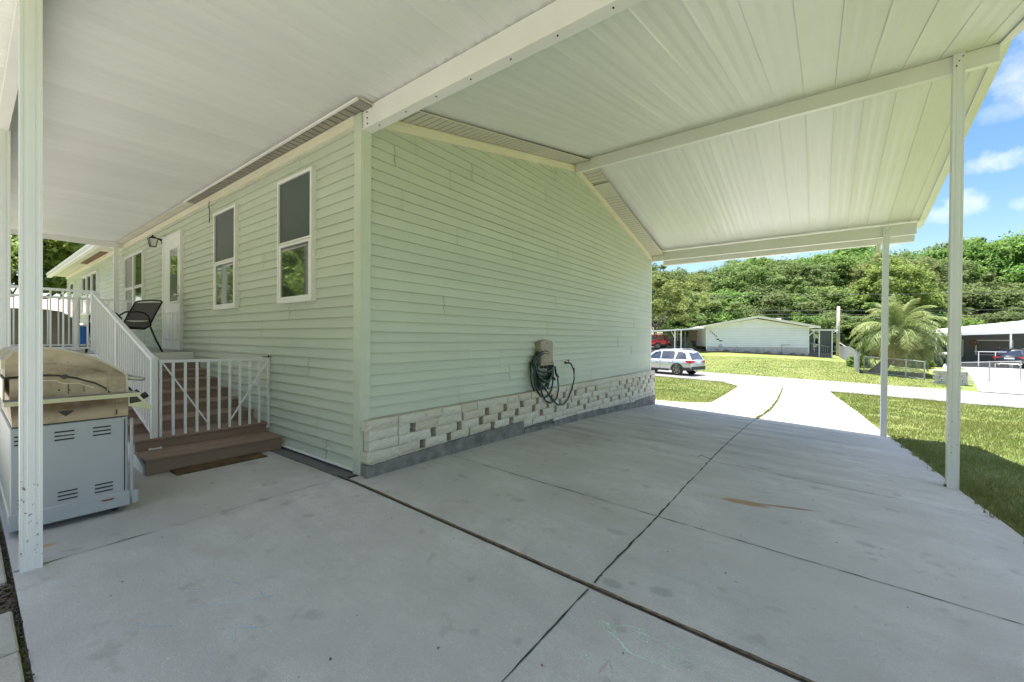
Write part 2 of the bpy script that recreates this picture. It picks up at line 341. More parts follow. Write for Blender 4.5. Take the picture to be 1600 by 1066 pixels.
# ---------------------------------------------------------------- mesh helpers
class MB:
    def __init__(s): s.v = []; s.f = []
    def add(s, vs_, fs):
        o = len(s.v); s.v += [tuple(p) for p in vs_]; s.f += [tuple(i+o for i in f) for f in fs]; return s
    def box(s, x0, x1, y0, y1, z0, z1, bev=0):
        if x0 > x1: x0, x1 = x1, x0
        if y0 > y1: y0, y1 = y1, y0
        if z0 > z1: z0, z1 = z1, z0
        b = min(bev, (x1-x0)*.45, (y1-y0)*.45, (z1-z0)*.45)
        if b <= 0:
            return s.add([(x0,y0,z0),(x1,y0,z0),(x1,y1,z0),(x0,y1,z0),(x0,y0,z1),(x1,y0,z1),(x1,y1,z1),(x0,y1,z1)],
                         [(0,3,2,1),(4,5,6,7),(0,1,5,4),(1,2,6,5),(2,3,7,6),(3,0,4,7)])
        V = []
        for sx, X in ((0, x0), (1, x1)):
            for sy, Y in ((0, y0), (1, y1)):
                for sz, Z in ((0, z0), (1, z1)):
                    ix, iy, iz = X+(b if not sx else -b), Y+(b if not sy else -b), Z+(b if not sz else -b)
                    V += [(X, iy, iz), (ix, Y, iz), (ix, iy, Z)]
        def i(a, b_, c, k): return (a*4+b_*2+c)*3+k
        F = []
        for a in (0, 1):
            q = [i(a,0,0,0), i(a,1,0,0), i(a,1,1,0), i(a,0,1,0)]; F.append(q[::-1] if a == 0 else q)
            q = [i(0,a,0,1), i(1,a,0,1), i(1,a,1,1), i(0,a,1,1)]; F.append(q if a == 0 else q[::-1])
            q = [i(0,0,a,2), i(1,0,a,2), i(1,1,a,2), i(0,1,a,2)]; F.append(q[::-1] if a == 0 else q)
        for a in (0, 1):
            for b_ in (0, 1):
                F.append([i(a,b_,0,0), i(a,b_,1,0), i(a,b_,1,1), i(a,b_,0,1)])
                F.append([i(a,0,b_,0), i(a,1,b_,0), i(a,1,b_,2), i(a,0,b_,2)])
                F.append([i(0,a,b_,1), i(1,a,b_,1), i(1,a,b_,2), i(0,a,b_,2)])
        for a in (0, 1):
            for b_ in (0, 1):
                for c in (0, 1): F.append([i(a,b_,c,0), i(a,b_,c,1), i(a,b_,c,2)])
        return s.add(V, F)
    def bar(s, a, b, w_, h=None, up_=(0, 0, 1)):
        a = Vector(a); b = Vector(b); h = h or w_; d = (b-a).normalized(); u = Vector(up_)
        if abs(d.dot(u)) > .99: u = Vector((0, 1, 0))
        r = d.cross(u).normalized(); u = r.cross(d)
        V = []
        for p in (a, b):
            for sx, sy in ((-1,-1),(1,-1),(1,1),(-1,1)): V.append(p+r*sx*w_/2+u*sy*h/2)
        return s.add(V, [(0,1,2,3)[::-1],(4,5,6,7),(0,1,5,4),(1,2,6,5),(2,3,7,6),(3,0,4,7)])
    def tube(s, pts, r, n=8, closed=False, cap=True):
        P = [Vector(p) for p in pts]; k = len(P); rr = r if isinstance(r, (list, tuple)) else [r]*k
        V = []; prev = None
        for i, p in enumerate(P):
            if closed: d = (P[(i+1) % k]-P[i-1]).normalized()
            else: d = (P[min(i+1, k-1)]-P[max(i-1, 0)]).normalized()
            if prev is None:
                u = Vector((0, 0, 1)) if abs(d.z) < .9 else Vector((1, 0, 0)); a = d.cross(u).normalized()
            else: a = (prev-d*prev.dot(d)).normalized()
            prev = a; b = d.cross(a)
            for j in range(n):
                t = 2*math.pi*j/n; V.append(p+(a*math.cos(t)+b*math.sin(t))*rr[i])
        F = []
        for i in range(k if closed else k-1):
            for j in range(n):
                a0 = i*n+j; a1 = i*n+(j+1) % n; i2 = (i+1) % k; F.append((a0, i2*n+j, i2*n+(j+1) % n, a1)[::-1])
        if cap and not closed: F.append(tuple(range(n))); F.append(tuple((k-1)*n+j for j in range(n))[::-1])
        return s.add(V, F)
    def cyl(s, a, b, r, n=12, r2=None): return s.tube([a, b], [r, r if r2 is None else r2], n)
    def prism(s, poly, axis, a, b):
        k = len(poly)
        def P(p, t):
            if axis == 'x': return (t, p[0], p[1])
            if axis == 'y': return (p[0], t, p[1])
            return (p[0], p[1], t)
        return s.add([P(p, a) for p in poly]+[P(p, b) for p in poly],
                     [tuple(range(k)), tuple(range(k, 2*k))[::-1]]+[(i, i+k, (i+1) % k+k, (i+1) % k) for i in range(k)])
    def quad(s, *p): return s.add(p, [tuple(range(len(p)))])
    def build(s, name, mat, parent=None, smooth=False, loc=None):
        me = bpy.data.meshes.new(name); me.from_pydata(s.v, [], s.f); me.update()
        if isinstance(mat, str): mat = MT[mat]
        me.materials.append(mat)
        o = bpy.data.objects.new(name, me); COL.objects.link(o)
        if parent is not None: o.parent = parent
        if loc: o.location = loc
        import bmesh
        bm = bmesh.new(); bm.from_mesh(me); bmesh.ops.recalc_face_normals(bm, faces=bm.faces) if len(bm.faces) < 60000 else None; bm.to_mesh(me); bm.free()
        if smooth:
            for p in me.polygons: p.use_smooth = True
        return o
def npmesh(name, V, F, mat, parent=None, k=4):
    me = bpy.data.meshes.new(name); nv = len(V); nf = len(F)
    me.vertices.add(nv); me.vertices.foreach_set("co", np.asarray(V, np.float32).ravel())
    me.loops.add(nf*k); me.loops.foreach_set("vertex_index", np.asarray(F, np.int32).ravel())
    me.polygons.add(nf); me.polygons.foreach_set("loop_start", np.arange(0, nf*k, k, dtype=np.int32)); me.polygons.foreach_set("loop_total", np.full(nf, k, np.int32))
    me.update(calc_edges=True); me.validate(); me.materials.append(MT[mat] if isinstance(mat, str) else mat)
    o = bpy.data.objects.new(name, me); COL.objects.link(o)
    if parent is not None: o.parent = parent
    return o
def tag(o, label=None, cat=None, group=None, kind=None):
    if label: o["label"] = label
    if cat: o["category"] = cat
    if group: o["group"] = group
    if kind: o["kind"] = kind
    return o
def empty(name, loc=(0, 0, 0), rz=0, label=None, cat=None, group=None):
    o = bpy.data.objects.new(name, None); COL.objects.link(o); o.location = loc; o.rotation_euler = (0, 0, rz); o.empty_display_size = .1
    return tag(o, label, cat, group)
def copy_tree(o, parent=None):
    c = o.copy(); COL.objects.link(c); c.parent = parent
    for ch in list(o.children): copy_tree(ch, c)
    return c

# ---------------------------------------------------------------- terrain
def lerp(a, b, t): return a+(b-a)*t
def slab(x, y):
    yy = min(max(y, 0), 9); return -.01*yy-.0038*yy*yy+(-.036-.0005*yy)*min(max(x-.15, 0), 4.75)
def T(x, y):
    v = .284*x+.959*y
    if y <= 9: return slab(x, y)
    a = float(np.interp(x, [-12, -5.7, 2.7, 10], [.35, .14, -.2, -.8]))
    if v < 22.7:
        v0 = .284*x+.959*9; t = max(0, min(1, (v-v0)/(22.7-v0))); t = t*(1+.35*(1-t)); return slab(x, 9)*(1-t)-1.1*t
    if v < 28.9: return -1.1
    if v < 40: return -1.1+(a+1.1)*(v-28.9)/11.1
    return a
RE = [(-2.6, 4.86), (2.7, 4.85), (4.1, 4.76), (8.5, 4.65), (13.7, 4.47), (20.5, 4.06), (24, 3.9)]   # right edge of drive: (y, x)
def redge(y): return float(np.interp(y, [p[0] for p in RE], [p[1] for p in RE]))
LE = [(-.17, .02), (8.45, .02), (8.9, -.5), (9.9, -.5), (10.0, .45), (10.9, .98), (21.5, .27), (23.0, -.4), (24.2, -.9)]
def ledge(y): return float(np.interp(y, [p[0] for p in LE], [p[1] for p in LE]))
def sheet(name, rows, mat, off=0., skirt=.12, nx=24):
    """rows: list of (y, xl, xr)"""
    b = MB(); V = []
    for y, xl, xr in rows:
        for i in range(nx+1):
            x = lerp(xl, xr, i/nx); V.append((x, y, T(x, y)+off))
    n = nx+1; F = [(r*n+i, r*n+i+1, (r+1)*n+i+1, (r+1)*n+i) for r in range(len(rows)-1) for i in range(nx)]
    base = len(V); ring = [i for i in range(n)]+[r*n+nx for r in range(1, len(rows))]+[(len(rows)-1)*n+i for i in range(nx-1, -1, -1)]+[r*n for r in range(len(rows)-2, 0, -1)]
    for i in ring: x, y, z = V[i]; V.append((x, y, z-skirt))
    k = len(ring)
    F += [(ring[i], ring[(i+1) % k], base+(i+1) % k, base+i)[::-1] for i in range(k)]
    b.add(V, F); o = b.build(name, mat); return tag(o, kind='structure')
# ground: one grid to the horizon
def ground():
    xs = np.concatenate([[-400, -200, -100, -60], np.arange(-40, -14, 2), np.arange(-14, -1, .6), np.arange(-1, 8, .2), np.arange(8, 20, .7), np.arange(20, 44, 2), [50, 70, 110, 220, 420]])
    ys = np.concatenate([[-400, -200, -100, -60], np.arange(-40, -6, 2), np.arange(-6, 0, .4), np.arange(0, 12, .25), np.arange(12, 40, .5), np.arange(40, 60, 1.5), [65, 75, 90, 120, 180, 300, 500]])
    V = []; n = len(xs)
    for y in ys:
        for x in xs:
            z = T(x, y)
            inslab = (y < -.05 and y > -2.2 and -12.2 < x < 4.95) or (-.05 <= y <= 23 and (ledge(y)-.1 if y > 8.9 else -30) < x < redge(y)+.06)
            v = .284*x+.959*y
            if inslab: z -= .09
            elif x > redge(y) and y < 9: z -= .03*max(0, 1-(x-redge(y))*2)-.02
            if 22.5 < v < 29.1: z -= .05
            if y > 28 and ((x > 9 and v < 52) or (x < -5.5)): z -= .02
            V.append((x, y, z))
    F = [(r*n+i, r*n+i+1, (r+1)*n+i+1, (r+1)*n+i) for r in range(len(ys)-1) for i in range(n-1)]
    b = MB(); b.add(V, F); o = b.build('ground', 'lawn', smooth=True); tag(o, kind='structure')
ground()
yy = list(np.arange(-.155, 24.3, .35))
rows = []
for y in yy: rows.append((y, ledge(y), redge(y)))
sheet('driveway', rows, 'drive')
sheet('patio', [(y, -12.0, redge(y)) for y in np.linspace(-2.14, -.185, 8)], 'patio', nx=60)
b = MB(); b.box(-12, -.05, -.18, .02, -.1, -.004); tag(b.build('grout_strip', 'strip'), kind='structure')
# joints as thin sheets
def ribbon(pts, wd, off=.004, wob=.0, mb=None, wvar=0):
    mb = mb or MB(); P = []
    for (x0, y0), (x1, y1) in zip(pts[:-1], pts[1:]):
        n = max(2, int(math.hypot(x1-x0, y1-y0)/.07))
        for i in range(n): P.append((lerp(x0, x1, i/n), lerp(y0, y1, i/n)))
    P.append(pts[-1]); V = []
    for i, (x, y) in enumerate(P):
        a = P[max(i-1, 0)]; c = P[min(i+1, len(P)-1)]; dx, dy = c[0]-a[0], c[1]-a[1]; l = math.hypot(dx, dy) or 1
        nx_, ny_ = -dy/l, dx/l; o = random.uniform(-wob, wob); h = wd/2*(1+random.uniform(-wvar, wvar))
        for s_ in (-1, 1):
            X = x+nx_*(s_*h+o); Y = y+ny_*(s_*h+o); V.append((X, Y, T(X, Y)+off))
    mb.add(V, [(2*i, 2*i+1, 2*i+3, 2*i+2) for i in range(len(P)-1)]); return mb
j = MB()
ribbon([(2.5, -2.14), (2.5, -.2)], .009, .003, .0015, j, .6)
ribbon([(2.5, -.13), (2.5, 1.05), (2.46, 3.7), (2.44, 6), (2.42, 8.3)], .010, .003, .004, j, .7)
ribbon([(2.42, 8.3), (2.46, 11.2), (2.37, 15.1), (2.1, 22.2)], .05, .003, .010, j, .8)
for y_ in (1.05, 3.17, 5.3): ribbon([(.15, y_-.03), (redge(y_), y_)], .006, .003, .003, j, .8)
for y_ in (7.72, 11.1, 14.2, 17.4, 20.4): ribbon([(max(.25, ledge(y_)+.02), y_-.25 if y_ > 9 else y_-.1), (redge(y_), y_)], .022, .003, .006, j, .9)
for yk in (4.25, 6.4, 6.9): ribbon([(2.5, yk), (redge(yk), yk)], .005, .003, .003, j, .9)
ribbon([(-.05, -2.14), (-.06, -.19)], .005, .003, .003, j, .9)
ribbon([(-.1, -.185), (-3, -.19)], .008, .003, .004, j, .8)
tag(j.build('slab_joints', 'crack'), kind='structure')
j = MB(); ribbon([(-.12, -.168), (4.85, -.168)], .034, .0035, .0015, j, .25)
tag(j.build('joint_gap', 'crack'), kind='structure')
j = MB()
for i in range(62):
    x0 = -.12+i*.08; y0 = -.166+random.uniform(-.002, .002)
    V = []
    for x in (x0, x0+.0795):
        for dy in (-.009, .009): V.append((x, y0+dy, T(x, y0)+.006+random.uniform(0, .0025)))
    j.add(V, [(0, 1, 3, 2)])
tag(j.build('expansion_strip', 'jointwood'), 'weathered brown timber expansion strip crossing the concrete beside the house corner', 'timber strip')
# road along its own axis
def uv2(u, v): return (.959*u+.284*v, -.284*u+.959*v)
V = []; us = np.linspace(-90, 110, 101); vv = np.linspace(22.75, 28.9, 7); n = len(us)
for v in vv:
    for u in us: x, y = uv2(u, v); V.append((x, y, -1.085-.02*abs(v-25.8)/3))
b = MB(); b.add(V, [(r*n+i, r*n+i+1, (r+1)*n+i+1, (r+1)*n+i) for r in range(6) for i in range(n-1)]); tag(b.build('road', 'road'), kind='structure')
b = MB(); V = []
for r in range(16):
    v = 28.85+r*1.6
    for i in range(13):
        xl = float(np.interp(v, [28.8, 32, 46, 54], [9.75, 10.3, 12.6, 13.4])); x, y = (0, 0)
        X = lerp(xl, 40, i/12); Y = (v-.284*X)/.959; V.append((X, Y, T(X, Y)+.03))
b.add(V, [(r*13+i, r*13+i+1, (r+1)*13+i+1, (r+1)*13+i) for r in range(15) for i in range(12)]); tag(b.build('neighbour_driveway', 'drive2'), kind='structure')
b = MB(); V = []
for r in range(20):
    v = 28.85+r*.9
    for i in range(9):
        X = lerp(-19, float(np.interp(v, [28.8, 31, 36, 41, 48], [-7.2, -8.3, -8.5, -6.1, -6.0])), i/8); Y = (v-.284*X)/.959; V.append((X, Y, T(X, Y)+.03))
b.add(V, [(r*9+i, r*9+i+1, (r+1)*9+i+1, (r+1)*9+i) for r in range(19) for i in range(8)]); tag(b.build('white_house_driveway', 'drive2'), kind='structure')
# soil line by slab edge
j = MB(); ribbon([(redge(y)+.07, y) for y in np.arange(-2.2, 9.2, .8)], .13, -.075, .03, j, .5); tag(j.build('soil_edge', 'soil'), kind='structure')

# grass blades
def blades(name, polys, dens, h, wd, seed, gap=lambda x, y: True):
    r = np.random.default_rng(seed); A = []
    for (x0, x1, y0, y1) in polys:
        n = int((x1-x0)*(y1-y0)*dens); A.append(np.stack([r.uniform(x0, x1, n), r.uniform(y0, y1, n)], 1))
    P = np.concatenate(A); keep = np.array([gap(x, y) for x, y in P]); P = P[keep]; n = len(P)
    Z = np.array([T(x, y) for x, y in P])-.01
    # patchy height
    ph = .5+.5*np.sin(P[:, 0]*2.3+1.7*np.sin(P[:, 1]*1.9))*np.sin(P[:, 1]*1.7+P[:, 0])
    H = h*(.45+.7*r.random(n))*(.75+.5*ph); az = r.uniform(0, 2*np.pi, n); lean = r.uniform(.1, .9, n)*H; la = r.uniform(0, 2*np.pi, n)
    W = wd*(.6+.8*r.random(n))
    dx = np.cos(az)*W/2; dy = np.sin(az)*W/2; lx = np.cos(la)*lean; ly = np.sin(la)*lean
    V = np.empty((n, 4, 3))
    V[:, 0] = np.stack([P[:, 0]-dx, P[:, 1]-dy, Z], 1); V[:, 1] = np.stack([P[:, 0]+dx, P[:, 1]+dy, Z], 1)
    V[:, 2] = np.stack([P[:, 0]+dx*.25+lx, P[:, 1]+dy*.25+ly, Z+H], 1); V[:, 3] = np.stack([P[:, 0]-dx*.25+lx, P[:, 1]-dy*.25+ly, Z+H], 1)
    return V
def right_ok(x, y): 
    return x > redge(y)+.02+.05*math.sin(y*7)+.05*math.sin(y*17)+.03*math.sin(y*41) and (math.sin(x*1.9+2*math.sin(y*.8))*math.sin(y*1.3+x*.7) < .72 or random.random() < .35) and .284*x+.959*y < 22.65
def left_ok(x, y): return x < ledge(y)-.02 and .284*x+.959*y < 22.7 and y > 9.15+.15*math.sin(x*9)
VV = [blades('g', [(4.6, 9.5, 1.2, 8)], 2600, .075, .007, 1, right_ok), blades('g', [(4.3, 13, 8, 14)], 900, .08, .011, 2, right_ok), blades('g', [(4, 16, 14, 23)], 520, .07, .016, 3, right_ok),
      blades('g', [(2.0, 2.6, 8.6, 22.4)], 5200, .045, .012, 8, lambda x, y: abs(x-float(np.interp(y, [8.3, 11.2, 15.1, 22.2], [2.42, 2.46, 2.37, 2.1]))) < .03 and math.sin(y*3.1)+math.sin(y*7.7) > -.9),
      blades('g', [(-3.5, 1.3, 9, 15)], 700, .06, .012, 4, left_ok), blades('g', [(-8, 1.3, 15, 25)], 300, .06, .02, 5, left_ok),
      blades('g', [(-9, 9.4, 28, 40)], 260, .05, .03, 6, lambda x, y: .284*x+.959*y > 28.95 and x > float(np.interp(.284*x+.959*y, [28.8, 31, 36, 41, 48], [-7.2, -8.3, -8.5, -6.1, -6.0])) and x < float(np.interp(.284*x+.959*y, [28.8, 32, 46], [9.6, 10.2, 12.4])))]
VV = np.concatenate(VV); nb = len(VV)
g = npmesh('lawn_grass', VV.reshape(-1, 3), np.arange(nb*4).reshape(-1, 4), 'blades'); tag(g, 'short green and straw coloured lawn grass on both sides of the driveway', 'grass', kind='stuff')

# pale ground added out of view to bounce neutral light under the roof
b = MB(); V = []
for x in np.linspace(-30, 12, 22):
    for y in (-11, -8, -5, -2.76): V.append((x, y, T(x, y)+.006+.03*(y > -3)*0))
b.add(V, [(i*4+k, i*4+k+1, (i+1)*4+k+1, (i+1)*4+k) for i in range(21) for k in range(3)]); tag(b.build('bounce_ground', 'bounce_shell'), kind='structure')
# pavers + mulch
for i, (x0, x1, txt) in enumerate([(-1.35, .045, 'long cream paving stone beside the grill post, farther from the mulch gap'), (.44, .845, 'cream paving stone just in front of the mulch gap at the patio edge'), (.86, 1.5, 'cream paving stone nearest the viewer at the left patio edge')]):
    b = MB(); b.box(x0, x1, -2.75, -2.165, -.05, .004, .008); o = b.build('paving_stone', 'paver'); tag(o, txt, 'paving stone', 'cream paving stones along the patio edge')
b = MB()
for i in range(260):
    x, y = random.uniform(.05, .44), random.uniform(-2.6, -2.15); a = random.uniform(0, 3.14); l = random.uniform(.015, .05)
    b.bar((x-math.cos(a)*l, y-math.sin(a)*l, -.035+random.uniform(0, .02)), (x+math.cos(a)*l, y+math.sin(a)*l, -.03+random.uniform(0, .02)), .012, .005)
for i in range(240):
    x = random.uniform(-1, 3); y = -2.152+random.uniform(-.008, .008); b.bar((x, y, -.02), (x+random.uniform(.01, .03), y+random.uniform(-.005, .005), -.012), .008, .005)
tag(b.build('mulch', 'mulch'), 'brown wood mulch in the gap between the cream paving stones', 'mulch', kind='stuff')
exec_after = []

# ================================================================ GREEN HOUSE
W = 8.45; HZ = 3.39; PK = 4.33; SB = .53          # gable width, corner height of siding, peak, siding bottom
house = empty('green_house', (0, 0, 0), 0, 'long pale green vinyl sided house with white framed windows beside the carport', 'house')
EX = .1065
def rake(y): return HZ+(PK-HZ)*(1-abs(y-W/2)/(W/2))
def siding_gable():
    b = MB(); r = random.Random(3); k = 0; z = SB
    while z < PK-.02:
        if k % 2 == 0: seams = sorted([r.uniform(.3, W-.3) for _ in range(r.choice([2, 2, 3]))]); offs = [r.uniform(0, .005) for _ in range(4)]
        zt = min(z+EX, PK+.05)
        edges = [.06]+seams+[W-.05]
        for i in range(len(edges)-1):
            a, c = edges[i], edges[i+1]-(.006 if i < len(edges)-2 else 0); o = offs[i]
            def lim(zz): 
                if zz <= HZ: return (.0, W)
                d = (PK-zz)/(PK-HZ)*W/2; return (W/2-d, W/2+d)
            lo, hi = lim(z); lo2, hi2 = lim(zt)
            a0, c0 = max(a, lo), min(c, hi); a1, c1 = max(a, lo2), min(c, hi2)
            if c0 <= a0: continue
            if c1 < a1: a1 = c1 = (a0+c0)/2 if z+EX > PK-.03 else max(min(a1, c0), a0)
            xo = .022+o; xi = -.002+o
            b.add([(xo, a0, z), (xo, c0, z), (xi, c1, zt), (xi, a1, zt), (.0, a0, z), (.0, c0, z)], [(0, 1, 2, 3), (4, 5, 1, 0)])
        z += EX; k += 1
    return b.build('gable_siding', 'siding', house)
siding_gable()
def siding_side():
    b = MB(); r = random.Random(5); z = .035; k = 0
    while z < 3.40:
        if k % 2 == 0: seams = sorted([-r.uniform(.6, 18) for _ in range(5)]+([-.62] if k in (0,) else [])); offs = [r.uniform(0, .003) for _ in range(9)]
        zt = min(z+EX, 3.42); ed = [-18.6]+seams+[-.075]
        for i in range(len(ed)-1):
            a, c = ed[i], ed[i+1]-(.006 if i < len(ed)-2 else 0); o = offs[i % 9]
            b.add([(a, -.022-o, z), (c, -.022-o, z), (c, .002-o, zt), (a, .002-o, zt), (a, 0, z), (c, 0, z)], [(0, 1, 2, 3), (4, 5, 1, 0)])
        z += EX; k += 1
    return b.build('side_siding', 'siding', house)
siding_side()
b = MB()   # wall cores
b.box(-18.6, -.006, .006, .12, -.1, 3.42); b.prism([(0.01, -.4), (W, -.4), (W, HZ), (W/2, PK), (0.01, HZ)], 'x', -.12, -.006)
b.box(-18.6, -18.5, .12, W, -.1, 3.42); b.box(-18.6, 0, W-.12, W-.002, -.1, 3.42)
b.build('wall_core', 'tanwall', house)
b = MB(); b.box(-.085, .034, -.044, -.002, .0, 3.46, .004); b.box(.002, .042, -.034, .064, .42, 3.30, .004)
b.build('corner_trim', 'sidetrim', house)
b = MB(); b.box(.001, .02, W-.06, W+.02, .5, HZ+.02, .004); b.box(-.02, .02, W+.0, W+.025, -.38, HZ, .003); b.build('far_corner_trim', 'alum', house)
b = MB(); b.box(-1.72, -.09, -.046, -.012, .02, .036, .003); b.build('base_trim', 'alum', house)
# frieze trim along the eave, soffit
b = MB(); b.box(-18.6, -.09, -.042, -.001, 3.372, 3.462, .004); b.box(-18.6, -.09, -.05, -.042, 3.44, 3.458); b.build('frieze_trim', 'trim', house)
b = MB(); b.box(-18.9, -9.65, -.36, 0, 3.47, 3.485); b.box(-9.65, .20, -.17, 0, 3.473, 3.484); b.build('eave_soffit', 'soffit', house)
b = MB(); b.box(-4.6, .18, -.17, -.012, 3.463, 3.471)
b.build('soffit_vent', 'soffdark', house)
b = MB()
for i in range(46): b.box(-4.55+i*.102, -4.55+i*.102+.008, -.168, -.014, 3.4585, 3.463)
b.build('vent_rib', 'groove', house)
b = MB(); b.box(-4.62, .20, -.20, -.172, 3.452, 3.470, .003); b.build('vent_lip', 'alum', house)
b = MB(); b.box(-14.2, -11.2, -.2, -.05, 3.463, 3.471); b.build('soffit_vent', 'brown', house)
b = MB(); b.box(-18.95, -9.66, -.48, -.36, 3.40, 3.52, .015); b.box(-18.95, -9.66, -.5, -.36, 3.50, 3.525, .005); b.build('gutter', 'alum', house)
# roof of the house
b = MB(); ov = .34
for s_, (ya, yb) in enumerate([(-.48, W/2), (W+.48, W/2)]):
    za = 3.50; zb = 3.50+(W/2+.48)*.2226
    b.add([(-18.95, ya, za), (.30, ya, za), (.30, yb, zb), (-18.95, yb, zb), (-18.95, ya, za+.06), (.30, ya, za+.06), (.30, yb, zb+.06), (-18.95, yb, zb+.06)], [(0, 1, 2, 3), (4, 7, 6, 5), (0, 4, 5, 1), (1, 5, 6, 2), (3, 2, 6, 7), (0, 3, 7, 4)])
b.build('roof', 'whiteroof', house)
# rake trim & gable soffit
def rk(y, dz=0): return (y, rake(y)+dz)
b = MB()
for ya, yb in ((0.03, W/2), (W/2, W+.02)):
    for x0, x1, d0, d1 in ((.0, .044, -.035, .075), (.044, .054, .04, .06)):
        za, zb = rake(ya), rake(yb)
        b.add([(x, y, z+d) for x in (x0, x1) for (y, z) in ((ya, za), (yb, zb)) for d in (d0, d1)], [(0, 1, 3, 2), (4, 6, 7, 5), (0, 2, 6, 4), (1, 5, 7, 3), (0, 4, 5, 1), (2, 3, 7, 6)])
b.build('rake_trim', 'trim', house)
b = MB(); g = MB()
for ya, yb in ((-.02, W/2), (W/2, W+.12)):
    za, zb = rake(ya)+.078, rake(yb)+.078
    b.add([(0, ya, za), (.34, ya, za), (.34, yb, zb), (0, yb, zb), (0, ya, za+.01), (.34, ya, za+.01), (.34, yb, zb+.01), (0, yb, zb+.01)], [(0, 1, 2, 3), (4, 7, 6, 5), (0, 4, 5, 1), (1, 5, 6, 2), (2, 6, 7, 3), (3, 7, 4, 0)])
    y = ya+.03
    while y < yb-.02:
        z = rake(y)+.078; sl_ = (zb-za)/(yb-ya)
        g.add([(.045, y, z-.003), (.335, y, z-.003), (.335, y+.009, z-.003+sl_*.009), (.045, y+.009, z-.003+sl_*.009)], [(0, 1, 2, 3)]); y += .098
b.build('gable_soffit', 'soffit', house); g.build('soffit_groove', 'groove', house)
b = MB(); z = rake(5.05)+.07; sl_ = -(PK-HZ)/(W/2)
b.add([(.03, 4.9, rake(4.9)+.07), (.36, 4.9, rake(4.9)+.07), (.36, 5.35, rake(5.35)+.07), (.03, 5.35, rake(5.35)+.07)], [(0, 1, 2, 3)]); b.build('soffit_patch', 'soffit', house)
b = MB(); b.add([(.03, 4.885, rake(4.885)+.066), (.37, 4.885, rake(4.885)+.066), (.37, 4.9, rake(4.9)+.066), (.03, 4.9, rake(4.9)+.066)], [(0, 1, 2, 3)]); b.build('soffit_crack', 'crack', house)

def window(x0, x1, z0, z1, mull=(), split=.475, label=None, low=True):
    f = MB(); y0, y1 = -.045, .022; t = .035
    f.box(x0, x1, y0, y1, z0, z0+t, .004); f.box(x0, x1, y0, y1, z1-t, z1, .004); f.box(x0, x0+t, y0, y1, z0+t, z1-t, .002); f.box(x1-t, x1, y0, y1, z0+t, z1-t, .002)
    for m in mull: f.box(m-.04, m+.04, y0-.002, y1, z0+t, z1-t, .002)
    fo = f.build('window', 'alum', house); fo.location.y = -.021; fo.location.x = .021*(3.52-(x0+x1)/2)/2.3
    if label: fo['label'] = label
    xs = [x0]+list(mull)+[x1]
    for a, c in zip(xs[:-1], xs[1:]):
        a2, c2 = a+.03, c-.03; zm = z0+(z1-z0)*split
        s_ = MB(); k = .045
        s_.box(a2, c2, -.038, -.012, z0+.03, z0+.03+k, .003); s_.box(a2, c2, -.038, -.012, zm-.03, zm, .003); s_.box(a2, a2+k, -.038, -.012, z0+.03+k, zm-.03, .002); s_.box(c2-k, c2, -.038, -.012, z0+.03+k, zm-.03, .002); s_.box(a2, c2, -.034, -.012, zm+.008, zm+.03, .003)
        s_.build('sash', 'alum', fo)
        p = MB(); p.quad((a2+k, -.026, z0+.03+k), (c2-k, -.026, z0+.03+k), (c2-k, -.026, zm-.03), (a2+k, -.026, zm-.03)); p.build('pane', 'glass', fo)
        p = MB(); p.quad((a2, -.024, zm+.02), (c2, -.024, zm+.02), (c2, -.024, z1-.03), (a2, -.024, z1-.03)); p.build('pane', 'screen' if low else 'glass', fo)
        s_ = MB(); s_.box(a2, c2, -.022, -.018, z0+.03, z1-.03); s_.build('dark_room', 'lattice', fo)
window(-1.70, -.895, 1.71, 3.155, label='nearest window to the house corner')
window(-3.80, -2.985, 1.71, 3.145, label='window between the door and the corner window')
window(-9.5, -7.915, 1.71, 3.12, mull=(-8.70,), label='double window left of the door', low=False)
window(-15.3, -12.88, 1.95, 3.15, mull=(-14.5, -13.7), label='triple window near the far end', low=False)
window(-19.0+1.2, -16.9, 1.9, 3.13, label='small far end window', low=False)
# door
d = MB(); d.box(-6.45, -6.36, -.045, .02, 1.07, 3.06, .003); d.box(-5.46, -5.38, -.045, .02, 1.07, 3.06, .003); d.box(-6.45, -5.38, -.045, .02, 3.06, 3.145, .005)
do = MB(); do.box(-6.36, -5.46, -.032, -.005, 1.075, 3.06)
for (x0, x1) in ((-6.25, -5.98), (-5.84, -5.57)):
    for a in ((x0, x1, 1.25, 1.27), (x0, x1, 1.73, 1.75)): do.box(a[0], a[1], -.04, -.03, a[2], a[3], .003)
    do.box(x0, x0+.02, -.04, -.03, 1.25, 1.75, .003); do.box(x1-.02, x1, -.04, -.03, 1.25, 1.75, .003)
do.box(-6.02, -5.50, -.042, -.03, 1.90, 1.94, .004); do.box(-6.02, -5.50, -.042, -.03, 2.87, 2.91, .004); do.box(-6.02, -5.985, -.042, -.03, 1.94, 2.87, .004); do.box(-5.535, -5.50, -.042, -.03, 1.94, 2.87, .004)
dr = do.build('door', 'rail', house); dr['label'] = 'white door with tall narrow glass'; dr.location.y = -.021; dr.location.x = .085
d.build('door_frame', 'alum', dr)
p = MB(); p.quad((-5.985, -.0335, 2.40), (-5.535, -.0335, 2.40), (-5.535, -.0335, 2.87), (-5.985, -.0335, 2.87)); p.build('door_glass', 'glass', dr)
p = MB(); p.quad((-5.985, -.0345, 1.94), (-5.535, -.0345, 1.94), (-5.535, -.0345, 2.405), (-5.985, -.0345, 2.405)); p.build('door_screen', 'screen', dr)
p = MB(); p.tube([(-5.475, -.03, 2.03), (-5.475, -.055, 2.03), (-5.475, -.06, 2.03), (-5.475, -.10, 2.03)], [.032, .032, .012, .03], 12); p.build('door_knob', 'steel', dr, True)
